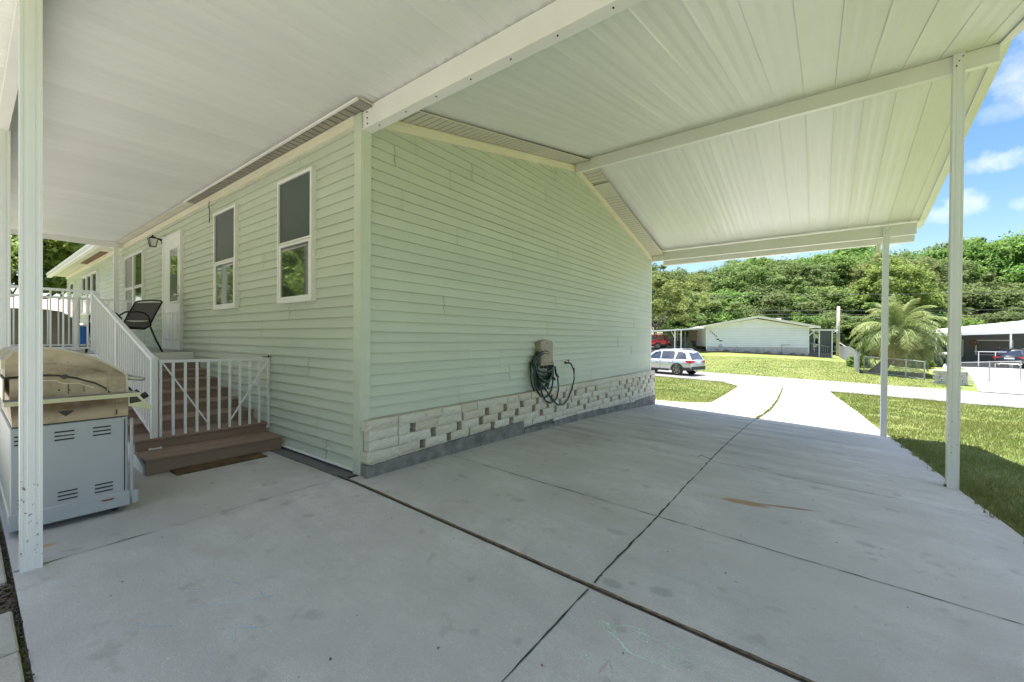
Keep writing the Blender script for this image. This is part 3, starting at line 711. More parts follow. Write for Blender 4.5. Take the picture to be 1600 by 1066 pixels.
p = MB(); p.tube([(-5.475, -.03, 2.16), (-5.475, -.06, 2.16)], [.032, .028], 12); p.build('deadbolt', 'steel', dr, True)
# outdoor tap
t = MB(); t.tube([(.01, 3.94, .905), (.09, 3.94, .905), (.12, 3.94, .90), (.13, 3.94, .87)], [.013, .013, .015, .013], 8); t.tube([(.075, 3.90, .955), (.075, 3.98, .955)], .008, 6); t.tube([(.075, 3.94, .905), (.075, 3.94, .955)], .007, 6); t.box(.002, .018, 3.915, 3.965, .88, .93)
t.build('tap', 'brass', house, True)
# white wires / cable drop on the side wall
b = MB(); b.tube([(-3.95, -.05, 3.38), (-3.95, -.056, 3.30), (-3.93, -.05, 3.22), (-3.95, -.05, 3.05)], .006, 5); b.build('cable', 'lattice', house)
# wall lantern
la = empty('wall_lantern', (-6.60, 0, 3.10), 0, 'black coach lantern on a white block beside the door', 'wall lamp')
b = MB(); b.box(.10, .22, -.045, -.016, -.10, .12, .006); b.build('mount_block', 'alum', la)
b = MB(); b.tube([(.16, -.045, .03), (.16, -.12, .06), (.16, -.2, .065)], [.028, .02, .016], 8); b.box(.13, .19, -.06, -.044, -.06, .08, .006); b.build('arm', 'black', la, True)
b = MB(); h = .17
for sx, sy in ((-1, -1), (1, -1), (1, 1), (-1, 1)): b.bar((.16+sx*.05, -.22+sy*.05, -.13), (.16+sx*.075, -.22+sy*.075, .04), .012)
b.box(.16-.055, .16+.055, -.275, -.165, -.145, -.13); b.add([(.16+sx*.09, -.22+sy*.09, .04) for sx, sy in ((-1,-1),(1,-1),(1,1),(-1,1))]+[(.16+sx*.03, -.22+sy*.03, .10) for sx, sy in ((-1,-1),(1,-1),(1,1),(-1,1))], [(0,1,2,3),(4,5,6,7),(0,1,5,4),(1,2,6,5),(2,3,7,6),(3,0,4,7)]); b.cyl((.16, -.22, .10), (.16, -.22, .13), .015, 8)
b.build('cage', 'black', la)
b = MB(); b.add([(.16+sx*.045, -.22+sy*.045, -.13) for sx, sy in ((-1,-1),(1,-1),(1,1),(-1,1))]+[(.16+sx*.07, -.22+sy*.07, .04) for sx, sy in ((-1,-1),(1,-1),(1,1),(-1,1))], [(0,1,5,4),(1,2,6,5),(2,3,7,6),(3,0,4,7)]); b.build('lantern_glass', 'clearglass', la)
la.scale = (.8, .8, .8)

# ================================================================ block skirting and boards
sk = empty('block_skirting', (0, 0, 0), 0, 'cream split face block skirting with square gaps along the gable wall', 'block wall')
b = MB(); rr = random.Random(11)
def rough_block(mb, y0, y1, z0, z1, x0, x1):
    ny = max(2, int((y1-y0)/.035)); nz = 3; V = []
    for k in range(nz+1):
        for i in range(ny+1):
            ed = (i in (0, ny)) or (k in (0, nz)); V.append((x1-(.012 if ed else 0)+rr.uniform(-.006, .006), lerp(y0, y1, i/ny)+(rr.uniform(-.002, .002)), lerp(z0, z1, k/nz)+rr.uniform(-.0015, .0015)))
    n = ny+1; F = [(k*n+i, k*n+i+1, (k+1)*n+i+1, (k+1)*n+i) for k in range(nz) for i in range(ny)]
    base = len(V); V += [(x0, y0, z0), (x0, y1, z0), (x0, y1, z1), (x0, y0, z1)]
    F.append(tuple([base, base+1]+[ny-i for i in range(n)])); F.append(tuple([base+3, base+2]+[nz*n+ny-i for i in range(n)]))
    F.append(tuple([base, base+3]+[(nz-k)*n for k in range(nz+1)])); F.append(tuple([base+1, base+2]+[(nz-k)*n+ny for k in range(nz+1)]))
    mb.add(V, F)
CH = .0985
for c in range(9):
    z1 = SB-.005-c*CH; z0 = z1-CH+.003; holes = c in (1, 2, 3, 4); PT = .40; ph_ = [0, .48, .36, .60, .45, 0, 0, 0, 0][c]
    y = -.03+(.0 if c in (0, 3) else .03)
    while y < W+.02:
        bot = slab(.1, max(y, 0))+.10; nxt = slab(.1, max(y, 0))+.10 > z0-CH
        if z0 < bot-.09: y += .2; continue
        hole = holes and not (z0-CH < bot-.09) and y > .2
        if hole:
            k_ = math.ceil((y+.05-ph_)/PT); y2 = ph_+k_*PT+rr.uniform(-.02, .02); gp = rr.choice([.075, .085, .09, .08, .03])
            if rr.random() < .10: gp = 0
        else: y2 = y+rr.uniform(.24, .42) if y > .1 else y+(.37 if c in (0, 3) else .34); gp = .0 if rr.random() < .8 else .012
        y2 = min(max(y2, y+.1), W+.02)
        rough_block(b, y, y2-.003, z0, z1, .018, .130+rr.uniform(-.006, .008)+(.012 if c == 3 and y < .3 else 0))
        y = y2+gp+.002
b.build('blocks', 'block', sk)
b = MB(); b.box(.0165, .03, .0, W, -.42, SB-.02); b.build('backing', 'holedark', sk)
for (ya, yb, top0, top1) in [(-.045, 2.51, .105, .133), (2.53, 3.32, .008, -.028), (3.345, 5.24, .0, -.038), (5.26, 7.0, -.067, -.120), (7.02, 8.42, -.10, -.115)]:
    b = MB(); V = []
    n = 8
    for i in range(n+1):
        y = lerp(ya, yb, i/n); zt = lerp(top0, top1, i/n)+.012*math.sin(math.pi*i/n); zb = slab(.15, y)-.02
        V += [(.115, y, zb), (.152, y, zb), (.152, y, zt), (.115, y, zt)]
    F = [(0, 1, 2, 3), tuple(n*4+k for k in (3, 2, 1, 0))]
    for i in range(n):
        for k in range(4): F.append((i*4+k, i*4+(k+1) % 4, (i+1)*4+(k+1) % 4, (i+1)*4+k)[::-1])
    b.add(V, F); b.build('footing_board', 'board', sk)
b = MB(); b.box(.018, .112, -.03, .0, -.02, .105, .004); b.build('corner_board', 'board', sk)
b = MB()
for c in range(6): b.box(.02, .11, .02+1.4*c, 1.4+1.4*c, slab(.1, 1.4+1.4*c)-.05, slab(.1, 1.4*c)+.09)
b.build('footing', 'strip', sk)

# ================================================================ CARPORT
cp = empty('carport', (0, 0, 0), 0, 'white aluminium carport roof on posts wrapped round the house corner', 'carport')
def pans(x0, x1, prof, name, pitch=.3048, start=None, am=1.0):
    """flat roof pans running along Y, prof: [(y,z),...] underside"""
    b = MB(); r = random.Random(17); x = x0 if start is None else start; i = 0
    n = 7
    ys = np.linspace(prof[0][0], prof[1][0], 9)
    xs_ = []
    while x < x1:
        xe = min(x+pitch, x1); dz = r.uniform(.0, .002); V = []
        # tiny lip at each seam
        prf = [(x+.0006, .003), (x+.002, -.0007), (x+.014, -.0007), (x+.03, dz), (x+.085, dz+.003*am), (x+.13, dz+.001*am), (x+.19, dz+.0035*am), (x+.235, dz+.001*am), (xe-.0008, dz+.003*am), (xe-.0002, .006)]
        ph = r.uniform(0, 6); 
        for y in ys:
            z = lerp(prof[0][1], prof[1][1], (y-prof[0][0])/(prof[1][0]-prof[0][0]))
            for k, (px_, pz) in enumerate(prf): V.append((px_, y, z+pz+(.0015*math.sin(y*2.3+ph) if 2 < k < 9 else 0)))
        m = len(prf)
        b.add(V, [(q*m+k, q*m+k+1, (q+1)*m+k+1, (q+1)*m+k) for q in range(len(ys)-1) for k in range(m-1)])
        x += pitch
    # top sheet
    (ya, za), (yb, zb) = prof
    b.add([(x0, ya, za+.075), (x1, ya, za+.075), (x1, yb, zb+.075), (x0, yb, zb+.075)], [(0, 1, 2, 3)])
    b.add([(x0, ya, za+.075), (x0, ya, za), (x0, yb, zb), (x0, yb, zb+.075)], [(0, 1, 2, 3)])
    return b.build(name, 'pan', cp)
XE = 5.04
p1 = pans(-9.6, XE-.01, [(-2.55, 3.425), (.02, 3.50)], 'roof_panel', am=4.2); p1['label'] = 'low flat roof section over the patio and deck'
p2 = pans(.30, XE-.01, [(.0, 3.50), (W/2, 4.462)], 'roof_panel'); p2['label'] = 'rising ceiling section between the corner beam and the ridge beam'
p3 = pans(.30, XE-.01, [(W/2, 4.462), (8.78, 3.53)], 'roof_panel'); p3['label'] = 'far ceiling section sloping down to the eave beam'
def beam(y, z0, z1, x0, x1, th=.05, name='beam', label=None):
    b = MB(); b.box(x0, x1, y-th/2, y+th/2, z0, z1, .004); b.box(x0, x1, y-th/2-.012, y+th/2+.012, z0-.004, z0+.01, .002)
    o = b.build(name, 'alum', cp)
    if label: o['label'] = label
    return o
def screws(pts, n=(0, -1, 0), r=.007):
    for p in pts: b = MB(); p = Vector(p); b.cyl(p, p+Vector(n)*.006, r, 8); b.build('screw', 'screw', cp)
beam(.012, 3.292, 3.495, .03, XE-.02, .075, 'beam', 'deep beam from the house corner')
beam(W/2, 4.268, 4.455, .03, XE-.02, .05, 'beam', 'ridge beam at the gable peak')
beam(W, 3.345, 3.558, .0, XE-.06, .05, 'beam', 'far eave beam')
beam(-2.08, 3.245, 3.425, -9.6, XE-.02, .05, 'beam', 'outer side beam over the patio posts')
screws([(.10, -.026, 3.44), (.105, -.026, 3.385), (.11, -.026, 3.33), (4.745, W/2-.056, 4.41), (4.715, W/2-.056, 4.37), (4.695, W/2-.056, 4.32), (4.60, W-.056, 3.50), (4.555, W-.056, 3.46), (4.545, W-.056, 3.41)])
screws([(.25+i*.38, .004, 3.289) for i in range(12)], (0, 0, -1), .006)
screws([(.0+.012, -2.05, 3.29), (.012, -2.03, 3.37)], (1, 0, 0), .012)
b = MB()   # rake channel along the right edge and left edge
def edge(x, ya, za, yb, zb):
    b = MB()
    b.add([(x+dx, y, z+dz) for dx in (0, .028) for (y, z) in ((ya, za), (yb, zb)) for dz in (-.02, .095)], [(0, 1, 3, 2), (4, 6, 7, 5), (0, 2, 6, 4), (1, 5, 7, 3), (0, 4, 5, 1), (2, 3, 7, 6)])
    b.add([(x+dx, y, z+dz) for dx in (-.035, .0) for (y, z) in ((ya, za), (yb, zb)) for dz in (-.02, -.008)], [(0, 1, 3, 2), (4, 6, 7, 5), (0, 2, 6, 4), (1, 5, 7, 3), (0, 4, 5, 1), (2, 3, 7, 6)]); b.build('edge_channel', 'alum', cp)
edge(XE, -2.6, 3.425, -.01, 3.50); edge(XE, .0, 3.50, W/2, 4.462); edge(XE, W/2, 4.462, 8.8, 3.525); edge(-9.628, -2.6, 3.40, -.05, 3.475)
b = MB(); b.box(-9.63, -9.61, -2.6, -.05, 3.36, 3.5); b.build('end_fascia', 'alum', cp)
b = MB(); b.box(.22, 4.99, 8.80, 8.91, 3.275, 3.29, .003); b.box(.22, 4.99, 8.90, 8.912, 3.28, 3.40, .003); b.box(.22, 4.99, 8.79, 8.80, 3.28, 3.53, .002); b.box(.21, .225, 8.795, 8.91, 3.28, 3.40); b.box(4.985, 5.0, 8.795, 8.91, 3.28, 3.40)
b.build('gutter', 'alum', cp)
b = MB(); b.tube([(4.48, 8.85, 3.28), (4.48, 8.85, 3.2), (4.47, 8.83, 3.10)], [.035, .035, .03], 8); b.build('downspout', 'trim', cp, True)
def post(x, y, zb, zt, wd=.092, label=None, ribs=True):
    b = MB(); h = wd/2; pr = []
    # square tube with shallow vertical flutes
    fl = [-.5, -.36, -.33, -.2, -.17, -.03, .03, .17, .2, .33, .36, .5]; dp = [0, 0, .0025, .0025, 0, 0, 0, 0, .0025, .0025, 0, 0]
    for k in range(4):
        a = k*math.pi/2; ca, sa = round(math.cos(a)), round(math.sin(a))
        for f, d_ in list(zip(fl, dp))[:-1]:
            px_, py_ = f*wd, -(h-d_); pr.append((x+px_*ca-py_*sa, y+px_*sa+py_*ca))
    b.prism(pr, 'z', zb, zt); o = b.build('post', 'post', cp)
    if label: o['label'] = label
    return o
post(4.716, W/2-.012, -.30, 4.452, label='tall post under the ridge beam'); post(4.55, W-.012, -.56, 3.552, label='far post under the eave beam')
post(-.047, -2.075, -.01, 3.32, .084, label='near post with chipped paint beside the grill'); post(-2.65, -2.075, -.01, 3.32, .084, label='second post at the left edge')
post(-5.25, -2.2, -.01, 3.24, .09); post(-9.62, -.16, 0, 3.40, .09, label='slim post at the far end of the deck'); post(4.716, -.02, -.2, 3.29); post(4.716, -2.08, -.2, 3.245); post(-9.55, -2.08, 0, 3.245)
b = MB()
for x, y, z in ((4.716, W/2, slab(4.7, 4.2)),): b.box(x-.06, x-.045, y-.02, y+.02, z, z+.02)
b.build('post_clip', 'screw', cp)

# ================================================================ PORCH STEPS, DECK, RAILS
st = empty('porch_steps', (-1.55, -.66, 0), 0, 'brown composite board steps climbing beside the green wall', 'steps')
def L(o, root): # parent with world offset kept
    o.parent = root; o.matrix_parent_inverse = Matrix.Translation(-root.location); return o
y0_, y1_ = -1.28, -.055
for k in range(8):
    xn = -1.52-.395*k; zt = .158+.1115*k
    b = MB(); b.box(xn-.145, xn, y0_, y1_, zt-.028, zt, .005); b.box(xn-.30, xn-.150, y0_, y1_, zt-.028, zt, .005); b.box(xn-.44, xn-.305, y0_, y1_, zt-.028, zt, .005); L(b.build('tread', 'deck'), st)
    b = MB(); b.box(xn-.035, xn-.013, y0_+.004, y1_-.004, (zt-.1115 if k else -.0), zt-.029, .002); L(b.build('riser', 'deck'), st)
for yy_ in (y0_+.02, ):
    b = MB(); b.add([(x, yy_+dy, z) for dy in (-.016, .012) for (x, z) in ((-1.62, .0), (-1.62, .05), (-4.7, .93), (-4.7, .75), (-2.1, .0))], [(0, 1, 2, 3, 4), (9, 8, 7, 6, 5), (0, 5, 6, 1), (1, 6, 7, 2), (2, 7, 8, 3), (3, 8, 9, 4), (4, 9, 5, 0)]); L(b.build('stringer', 'alum'), st)
dk = empty('porch_deck', (-5.8, -1, 0), 0, 'raised grey topped deck outside the white door', 'deck')
b = MB()
for i in range(45): b.box(-4.69-.14*i-.134, -4.69-.14*i, -2.13, -.03, 1.035, 1.062, .003)
L(b.build('deck_boards', 'deckgrey'), dk)
b = MB(); b.box(-4.70, -4.68, -2.12, -.04, .86, 1.058, .002); b.box(-11, -4.70, -2.135, -2.12, .86, 1.056, .002); b.box(-4.72, -4.70, -2.10, -1.30, .02, .9, .002); L(b.build('fascia', 'alum'), dk)
b = MB()
for x in (-5, -7, -9, -10.9):
    for y in (-2.05, -.2): b = MB(); b.box(x-.045, x+.045, y-.045, y+.045, 0, 1.03); L(b.build('support_leg', 'alum'), dk)

def rail_run(name, a, c, zb, zt, nb, label, cat='railing', posts=(), group=None, slope=(0, 0), bal=.018, cap=.042, pw=.055):
    """a, c: (x,y) ends; zb/zt pairs at a and c"""
    root = empty(name, ((a[0]+c[0])/2, (a[1]+c[1])/2, 0), 0, label, cat, group)
    A = Vector((a[0], a[1], 0)); Cc = Vector((c[0], c[1], 0)); Z = Vector((0, 0, 1))
    b = MB(); b.bar(A+Z*zt[0], Cc+Z*zt[1], cap, .035); L(b.build('top_rail', 'rail'), root)
    b = MB(); b.bar(A+Z*zb[0], Cc+Z*zb[1], .03, .028); L(b.build('bottom_rail', 'rail'), root)
    first = None
    for i in range(nb):
        t = (i+.5)/nb; P = A.lerp(Cc, t); b = MB(); b.box(P.x-bal/2, P.x+bal/2, P.y-bal/2, P.y+bal/2, lerp(zb[0], zb[1], t), lerp(zt[0], zt[1], t)); L(b.build('baluster', 'rail'), root)
    for (t, z0, z1) in posts:
        P = A.lerp(Cc, t); b = MB(); h = pw/2; b.box(P.x-h, P.x+h, P.y-h, P.y+h, z0, z1, .004); b.box(P.x-.065, P.x+.065, P.y-.055, P.y+.055, z0, z0+.012, .003)
        for sx in (-.05, .05):
            for sy in (-.04, .04): b.cyl((P.x+sx, P.y+sy, z0+.01), (P.x+sx, P.y+sy, z0+.02), .008, 6)
        L(b.build('rail_post', 'rail'), root)
    return root
rail_run('stair_railing', (-1.96, -1.125), (-5.0, -1.157), (.30, 1.13), (1.07, 1.945), 30, 'sloping white metal stair railing with close balusters beside the brown steps', posts=((0, .158, 1.10), (.51, .60, 1.53), (1, 1.062, 1.97)))
rail_run('deck_railing', (-5.0, -1.157), (-5.0, -2.12), (1.14, 1.14), (1.955, 1.955), 8, 'white deck railing at the near front edge of the deck', posts=((1, 1.062, 1.97),), group='white deck railings')
rail_run('deck_railing', (-6.85, -.05), (-6.85, -2.12), (1.15, 1.15), (1.96, 1.96), 17, 'white deck railing behind the patio chair reaching to the house wall', posts=((.52, 1.062, 1.985), (1, 1.062, 1.985)), group='white deck railings', pw=.075)
# gate
ga = empty('stair_gate', (-1.95, -1.08, .2), 0, 'white barred gate with two diagonal braces closing the brown steps', 'gate')
def gz(y, top): return lerp(1.066, 1.056, (y+1.075)/1.07) if top else lerp(.205, .20, (y+1.075)/1.07)
b = MB(); X = -1.95; ya, yb = -1.075, -.02
b.bar((X, ya-.012, 1.055), (X, yb, 1.045), .028, .03); L(b.build('top_rail', 'rail'), ga)
b = MB(); b.bar((X, ya-.012, .215), (X, yb, .21), .028, .03); L(b.build('bottom_rail', 'rail'), ga)
for i in range(11):
    y = lerp(ya, yb-.012, i/10); b = MB(); b.box(X-.011, X+.011, y-.011, y+.011, .22, 1.04); L(b.build('bar', 'rail'), ga)
b = MB(); b.bar((X+.016, ya+.01, 1.045), (X+.016, lerp(ya, yb, .40), .33), .02, .012); L(b.build('brace', 'rail'), ga)
b = MB(); b.bar((X+.016, yb-.02, 1.035), (X+.016, lerp(ya, yb, .60), .36), .02, .012); L(b.build('brace', 'rail'), ga)
b = MB()
for i in range(11): y = lerp(ya, yb-.012, i/10); b.cyl((X+.014, y, .215), (X+.018, y, .215), .006, 8)
L(b.build('bolt', 'screw'), ga)
b = MB(); b.bar((X+.01, -.1, 1.072), (X+.01, -.008, 1.072), .02, .01); b.cyl((X, -.03, 1.05), (X, -.03, 1.09), .008, 8); L(b.build('latch', 'black'), ga)
# mat
b = MB(); b.box(-1.78, -1.315, -1.10, -.30, .001, .014, .003); tag(b.build('doormat', 'mat'), 'worn brown coir doormat at the foot of the brown steps', 'doormat')
# hose hook on first steps: white bent wire
b = MB(); b.tube([(-2.3, -1.33, .42), (-2.2, -1.42, .34), (-2.3, -1.48, .25), (-2.5, -1.4, .22)], .006, 6); L(b.build('wire_hook', 'rail'), st)

# patio chair
ch = empty('patio_chair', (-5.14, -.68, 1.062), R(113), 'dark brown sling patio chair with its back to the steps on the deck', 'chair')
b = MB(); w2 = .285
for s_ in (-1, 1):
    y = s_*w2
    b.tube([(.20, y, .80), (.10, y, .60), (.02, y, .42), (-.06, y, .375), (-.40, y, .40), (-.44, y, .38)], .013, 8)
b.tube([(.20, -w2, .80), (.212, -w2+.05, .825), (.215, 0, .835), (.212, w2-.05, .825), (.20, w2, .80)], .013, 8)
b.build('frame', 'black', ch, True)
for s_ in (-1, 1):
    y = s_*(w2+.012)
    b = MB(); b.tube([(.03, y, .42), (.0, y, .55), (-.06, y, .61), (-.16, y, .625), (-.32, y, .61), (-.40, y, .55), (-.42, y, .40), (-.36, y, .37), (-.06, y, .36), (.03, y, .42)], .012, 8); b.build('armrest', 'black', ch, True)
    b = MB(); b.tube([(.02, y, .40), (.10, y, .20), (.20, y, .0)], .0135, 8); b.build('leg', 'black', ch, True)
    b = MB(); b.tube([(-.40, y, .45), (-.42, y, .2), (-.44, y, .0)], .0135, 8); b.build('leg', 'black', ch, True)
b = MB(); n = 9
V = []; prof = [(.195, .795), (.15, .70), (.10, .60), (.055, .50)]
for (x, z) in prof:
    for i in range(n): y = lerp(-w2, w2, i/(n-1)); V.append((x+.015*(1-(2*i/(n-1)-1)**2), y, z))
b.add(V, [(r*n+i, r*n+i+1, (r+1)*n+i+1, (r+1)*n+i) for r in range(3) for i in range(n-1)]); b.build('sling_back', 'sling', ch, True)
b = MB(); V = []; prof = [(.055, .50), (.01, .42), (-.06, .375), (-.22, .365), (-.42, .395)]
for (x, z) in prof:
    for i in range(n): y = lerp(-w2, w2, i/(n-1)); V.append((x, y, z-.02*(1-(2*i/(n-1)-1)**2)))
b.add(V, [(r*n+i, r*n+i+1, (r+1)*n+i+1, (r+1)*n+i) for r in range(4) for i in range(n-1)]); b.build('sling_seat', 'sling', ch, True)

# covered tub and blue bin on the far part of the deck
b = MB(); prof = [(-3.2, 1.062), (-3.2, 1.75), (-2.9, 1.86), (-1.25, 1.87), (-1.0, 1.83), (-.86, 1.70), (-.80, 1.5), (-.80, 1.062)]
b.prism(prof, 'x', -10.6, -9.7); o = b.build('grill_cover', 'olive'); tag(o, 'olive vinyl covered bulky shape on the far end of the deck', 'covered furniture')
b = MB(); b.cyl((-9.7+.004, -1.6, 1.5), (-9.69, -1.6, 1.5), .04, 8)
bx = empty('storage_bin', (-9.9, -.5, 1.062), 0, 'blue plastic bin with pale lid beside the olive cover on the deck', 'bin')
b = MB(); b.box(-.2, .2, -.26, .24, 0, .46, .02); b.build('bin_body', 'blue', bx); b = MB(); b.box(-.22, .22, -.28, .26, .46, .52, .015); b.build('bin_lid', 'alum', bx); b = MB(); b.box(.201, .206, -.1, .1, .16, .2); b.build('bin_label', 'alum', bx)

# ================================================================ GRILL
gr = empty('gas_grill', (-1.2, -1.83, 0), 0, 'old gas grill with grey blue louvred cart and sooty tan hood behind the near post', 'grill')
GX = -.64; GX2 = -1.78; gy0, gy1 = -2.125, -1.56
b = MB(); b.box(GX2, GX, gy0, gy1, .085, .715, .006); L(b.build('cart_body', 'grillblue'), gr)
b = MB(); b.box(GX2-.01, GX+.008, gy0-.008, gy1+.012, .045, .155, .006); b.box(GX-.02, GX+.006, gy1+.012, gy1+.03, .10, .70, .004); b.box(GX-.03, GX+.02, gy1+.02, gy1+.06, .05, .15, .01); L(b.build('base_rail', 'grillblue'), gr)
b = MB(); b.box(GX+.0005, GX+.003, gy1-.022, gy1-.016, .16, .70); b.box(GX-.002, GX+.0015, gy0+.01, gy1-.01, .715, .722); L(b.build('panel_gap', 'screw'), gr)
b = MB()
for zc, ys_ in ((.63, (-2.06, -1.885, -1.70)), (.215, (-2.045, -1.87, -1.69))):
    for yc in ys_:
        for k in range(3):
            z = zc+(k-1)*.027; b.tube([(GX+.001, yc-.047, z), (GX+.001, yc+.047, z)], .0052, 6)
L(b.build('louvre_slots', 'lattice'), gr)
b = MB(); b.box(GX+.001, GX+.004, -1.90, -1.835, .628, .652, .001); b.box(GX+.001, GX+.003, -1.885, -1.85, .592, .600); L(b.build('torn_sticker', 'grillblue'), gr)
b = MB(); b.add([(GX+.0095, -1.67+math.cos(a)*.035*(1+.3*math.sin(3*a)), .118+math.sin(a)*.010*(1+.4*math.cos(2*a))) for a in np.linspace(0, 6.0, 14)], [tuple(range(14))]); L(b.build('rust_patch', 'rust'), gr)
for x in (GX-.08, GX2+.08):
    for y in (gy0+.06, gy1-.06):
        b = MB(); b.cyl((x-.012, y, .03), (x+.012, y, .03), .028, 12); b.box(x-.02, x+.02, y-.01, y+.01, .03, .06); L(b.build('caster', 'black'), gr)
# firebox: tapered, tan
b = MB()
z0, z1 = .722, .90
b.add([(GX2+.03, gy0+.01, z0), (GX+.0, gy0+.01, z0), (GX+.0, gy1-.02, z0), (GX2+.03, gy1-.02, z0), (GX2+.03, gy0-.0, z1), (GX+.01, gy0-.0, z1), (GX+.01, gy1-.0, z1), (GX2+.03, gy1-.0, z1)], [(0, 3, 2, 1), (4, 5, 6, 7), (0, 1, 5, 4), (1, 2, 6, 5), (2, 3, 7, 6), (3, 0, 4, 7)])
b.box(GX-.002, GX+.014, gy1-.065, gy1-.0, .722, .89, .004)
L(b.build('firebox', 'grilltan'), gr)
b = MB(); b.add([(GX+.0125, -1.915, .80), (GX+.0125, -1.84, .80), (GX+.0125, -1.852, .785), (GX+.0125, -1.88, .762), (GX+.0125, -1.905, .785)], [(0, 1, 2, 3, 4)]); b.cyl((GX+.012, gy1-.03, .865), (GX+.018, gy1-.03, .865), .006, 8); b.box(GX+.0126, GX+.0145, gy1-.068, gy1-.06, .74, .775); L(b.build('grease_hole', 'lattice'), gr)
# end casting (lower) and hood
def arc(p): 
    return p
lower = [(gy0+.0, .90), (gy0+.0, 1.035), (-2.0, 1.045), (-1.92, 1.04), (-1.83, 1.015), (-1.74, .975), (-1.685, .935), (-1.665, .905), (-1.665, .90)]
b = MB(); b.prism(lower, 'x', GX2+.05, GX-.012); L(b.build('lower_casting', 'grilltan'), gr)
b = MB()
b.box(GX-.012, GX-.008, -1.995, -1.99, .925, 1.02); b.tube([(GX-.012, -1.985, 1.015), (GX-.012, -1.92, 1.01), (GX-.012, -1.905, .995), (GX-.012, -1.88, .985), (GX-.012, -1.86, .985), (GX-.012, -1.82, .985), (GX-.012, -1.74, .945)], .003, 6)
L(b.build('casting_rib', 'trim'), gr)
b = MB(); b.box(GX-.0125, GX-.009, -1.868, -1.864, .915, .985); b.cyl((GX-.012, -1.91, .945), (GX-.008, -1.91, .945), .006, 6); b.cyl((GX-.012, -1.862, .94), (GX-.008, -1.862, .94), .005, 6); b.cyl((GX-.012, -1.79, .93), (GX-.008, -1.79, .93), .005, 6); b.box(GX-.0125, GX-.0095, -1.792, -1.789, .93, .965)
L(b.build('casting_crack', 'lattice'), gr)
hood_o = [(gy0-.02, 1.05), (gy0-.02, 1.17), (-2.11, 1.215), (-2.05, 1.236), (-1.98, 1.240), (-1.90, 1.228), (-1.82, 1.203), (-1.74, 1.165), (-1.66, 1.115), (-1.59, 1.058), (-1.57, 1.03), (-1.565, .902)]
hood_i = [(-1.655, .902), (-1.675, .94), (-1.735, .985), (-1.83, 1.028), (-1.92, 1.053), (-2.0, 1.058), (gy0-.02, 1.05)]
b = MB(); b.prism(hood_o+hood_i[:-1], 'x', GX2+.04, GX+.004); ho = L(b.build('hood', 'grilltan'), gr)
b = MB()
edge_ = hood_o[1:]
for a, c in zip(edge_[:-1], edge_[1:]): b.bar((GX+.004, a[0], a[1]-.006), (GX+.004, c[0], c[1]-.006), .014, .014, (1, 0, 0))
L(b.build('hood_rim', 'grillrim'), gr)
b = MB(); b.tube([(GX+.005, -2.1, 1.125), (GX+.005, -1.95, 1.128), (GX+.005, -1.80, 1.10), (GX+.005, -1.70, 1.06), (GX+.005, -1.675, 1.035), (GX+.005, -1.672, .91)], .004, 6); L(b.build('hood_crease', 'grilltan'), gr)
b = MB(); V = [(GX-.006, y, z) for y, z in [(gy0, 1.038), (-2.0, 1.048), (-1.915, 1.044), (-1.83, 1.018), (-1.737, .978), (-1.68, .938), (-1.66, .903)]]
for a, c in zip(V[:-1], V[1:]): b.bar(a, c, .008, .007, (1, 0, 0))
b.tube([(GX-.01, -1.885, 1.036), (GX+.007, -1.885, 1.036)], .017, 12); L(b.build('hood_gap', 'lattice'), gr)
b = MB(); b.tube([(GX-.03, -1.575, 1.0), (GX-.03, -1.475, .985), (GX-.08, -1.455, .985), (GX2+.1, -1.455, .985), (GX2+.06, -1.475, .985), (GX2+.06, -1.575, 1.0)], .013, 10); L(b.build('hood_handle', 'steel', smooth=True), gr)
b = MB(); V = [(GX-.02, gy1-.01, .90), (GX-.02, gy1+.05, .885), (GX-.02, gy1+.155, .755), (GX-.02, gy1+.135, .745), (GX-.02, gy1+.0, .79)]
b.prism([(p[1], p[2]) for p in V], 'x', GX2+.04, GX-.02); L(b.build('control_panel', 'steel'), gr)
b = MB(); b.add([(GX-.0185, gy1+.012, .875), (GX-.0185, gy1+.05, .862), (GX-.0185, gy1+.085, .815), (GX-.0185, gy1+.012, .805)], [(0, 1, 2, 3)]); L(b.build('panel_recess', 'lattice'), gr)
for i in range(4):
    x = lerp(GX-.15, GX2+.2, i/3); b = MB(); b.cyl((x, gy1+.10, .83), (x, gy1+.14, .855), .024, 12); L(b.build('knob', 'black'), gr)
b = MB(); b.box(GX-.05, GX+.115, gy0-.03, gy1+.045, .888, .899, .002); L(b.build('side_shelf', 'shelf'), gr)
b = MB(); b.box(GX+.115, GX+.128, gy0-.03, gy1+.045, .872, .9005, .002); L(b.build('shelf_edge', 'yellow'), gr)
b = MB(); b.box(GX2+.1, GX-.05, gy0-.035, gy0-.02, 1.10, 1.16); b.box(GX2+.05, GX-.02, gy0-.03, gy0-.02, .90, 1.04, .004); b.tube([(GX-.1, gy0-.04, .88), (GX-.12, gy0-.06, .82), (GX-.12, gy0-.05, .77)], .008, 6); L(b.build('rear_bracket', 'steel'), gr)

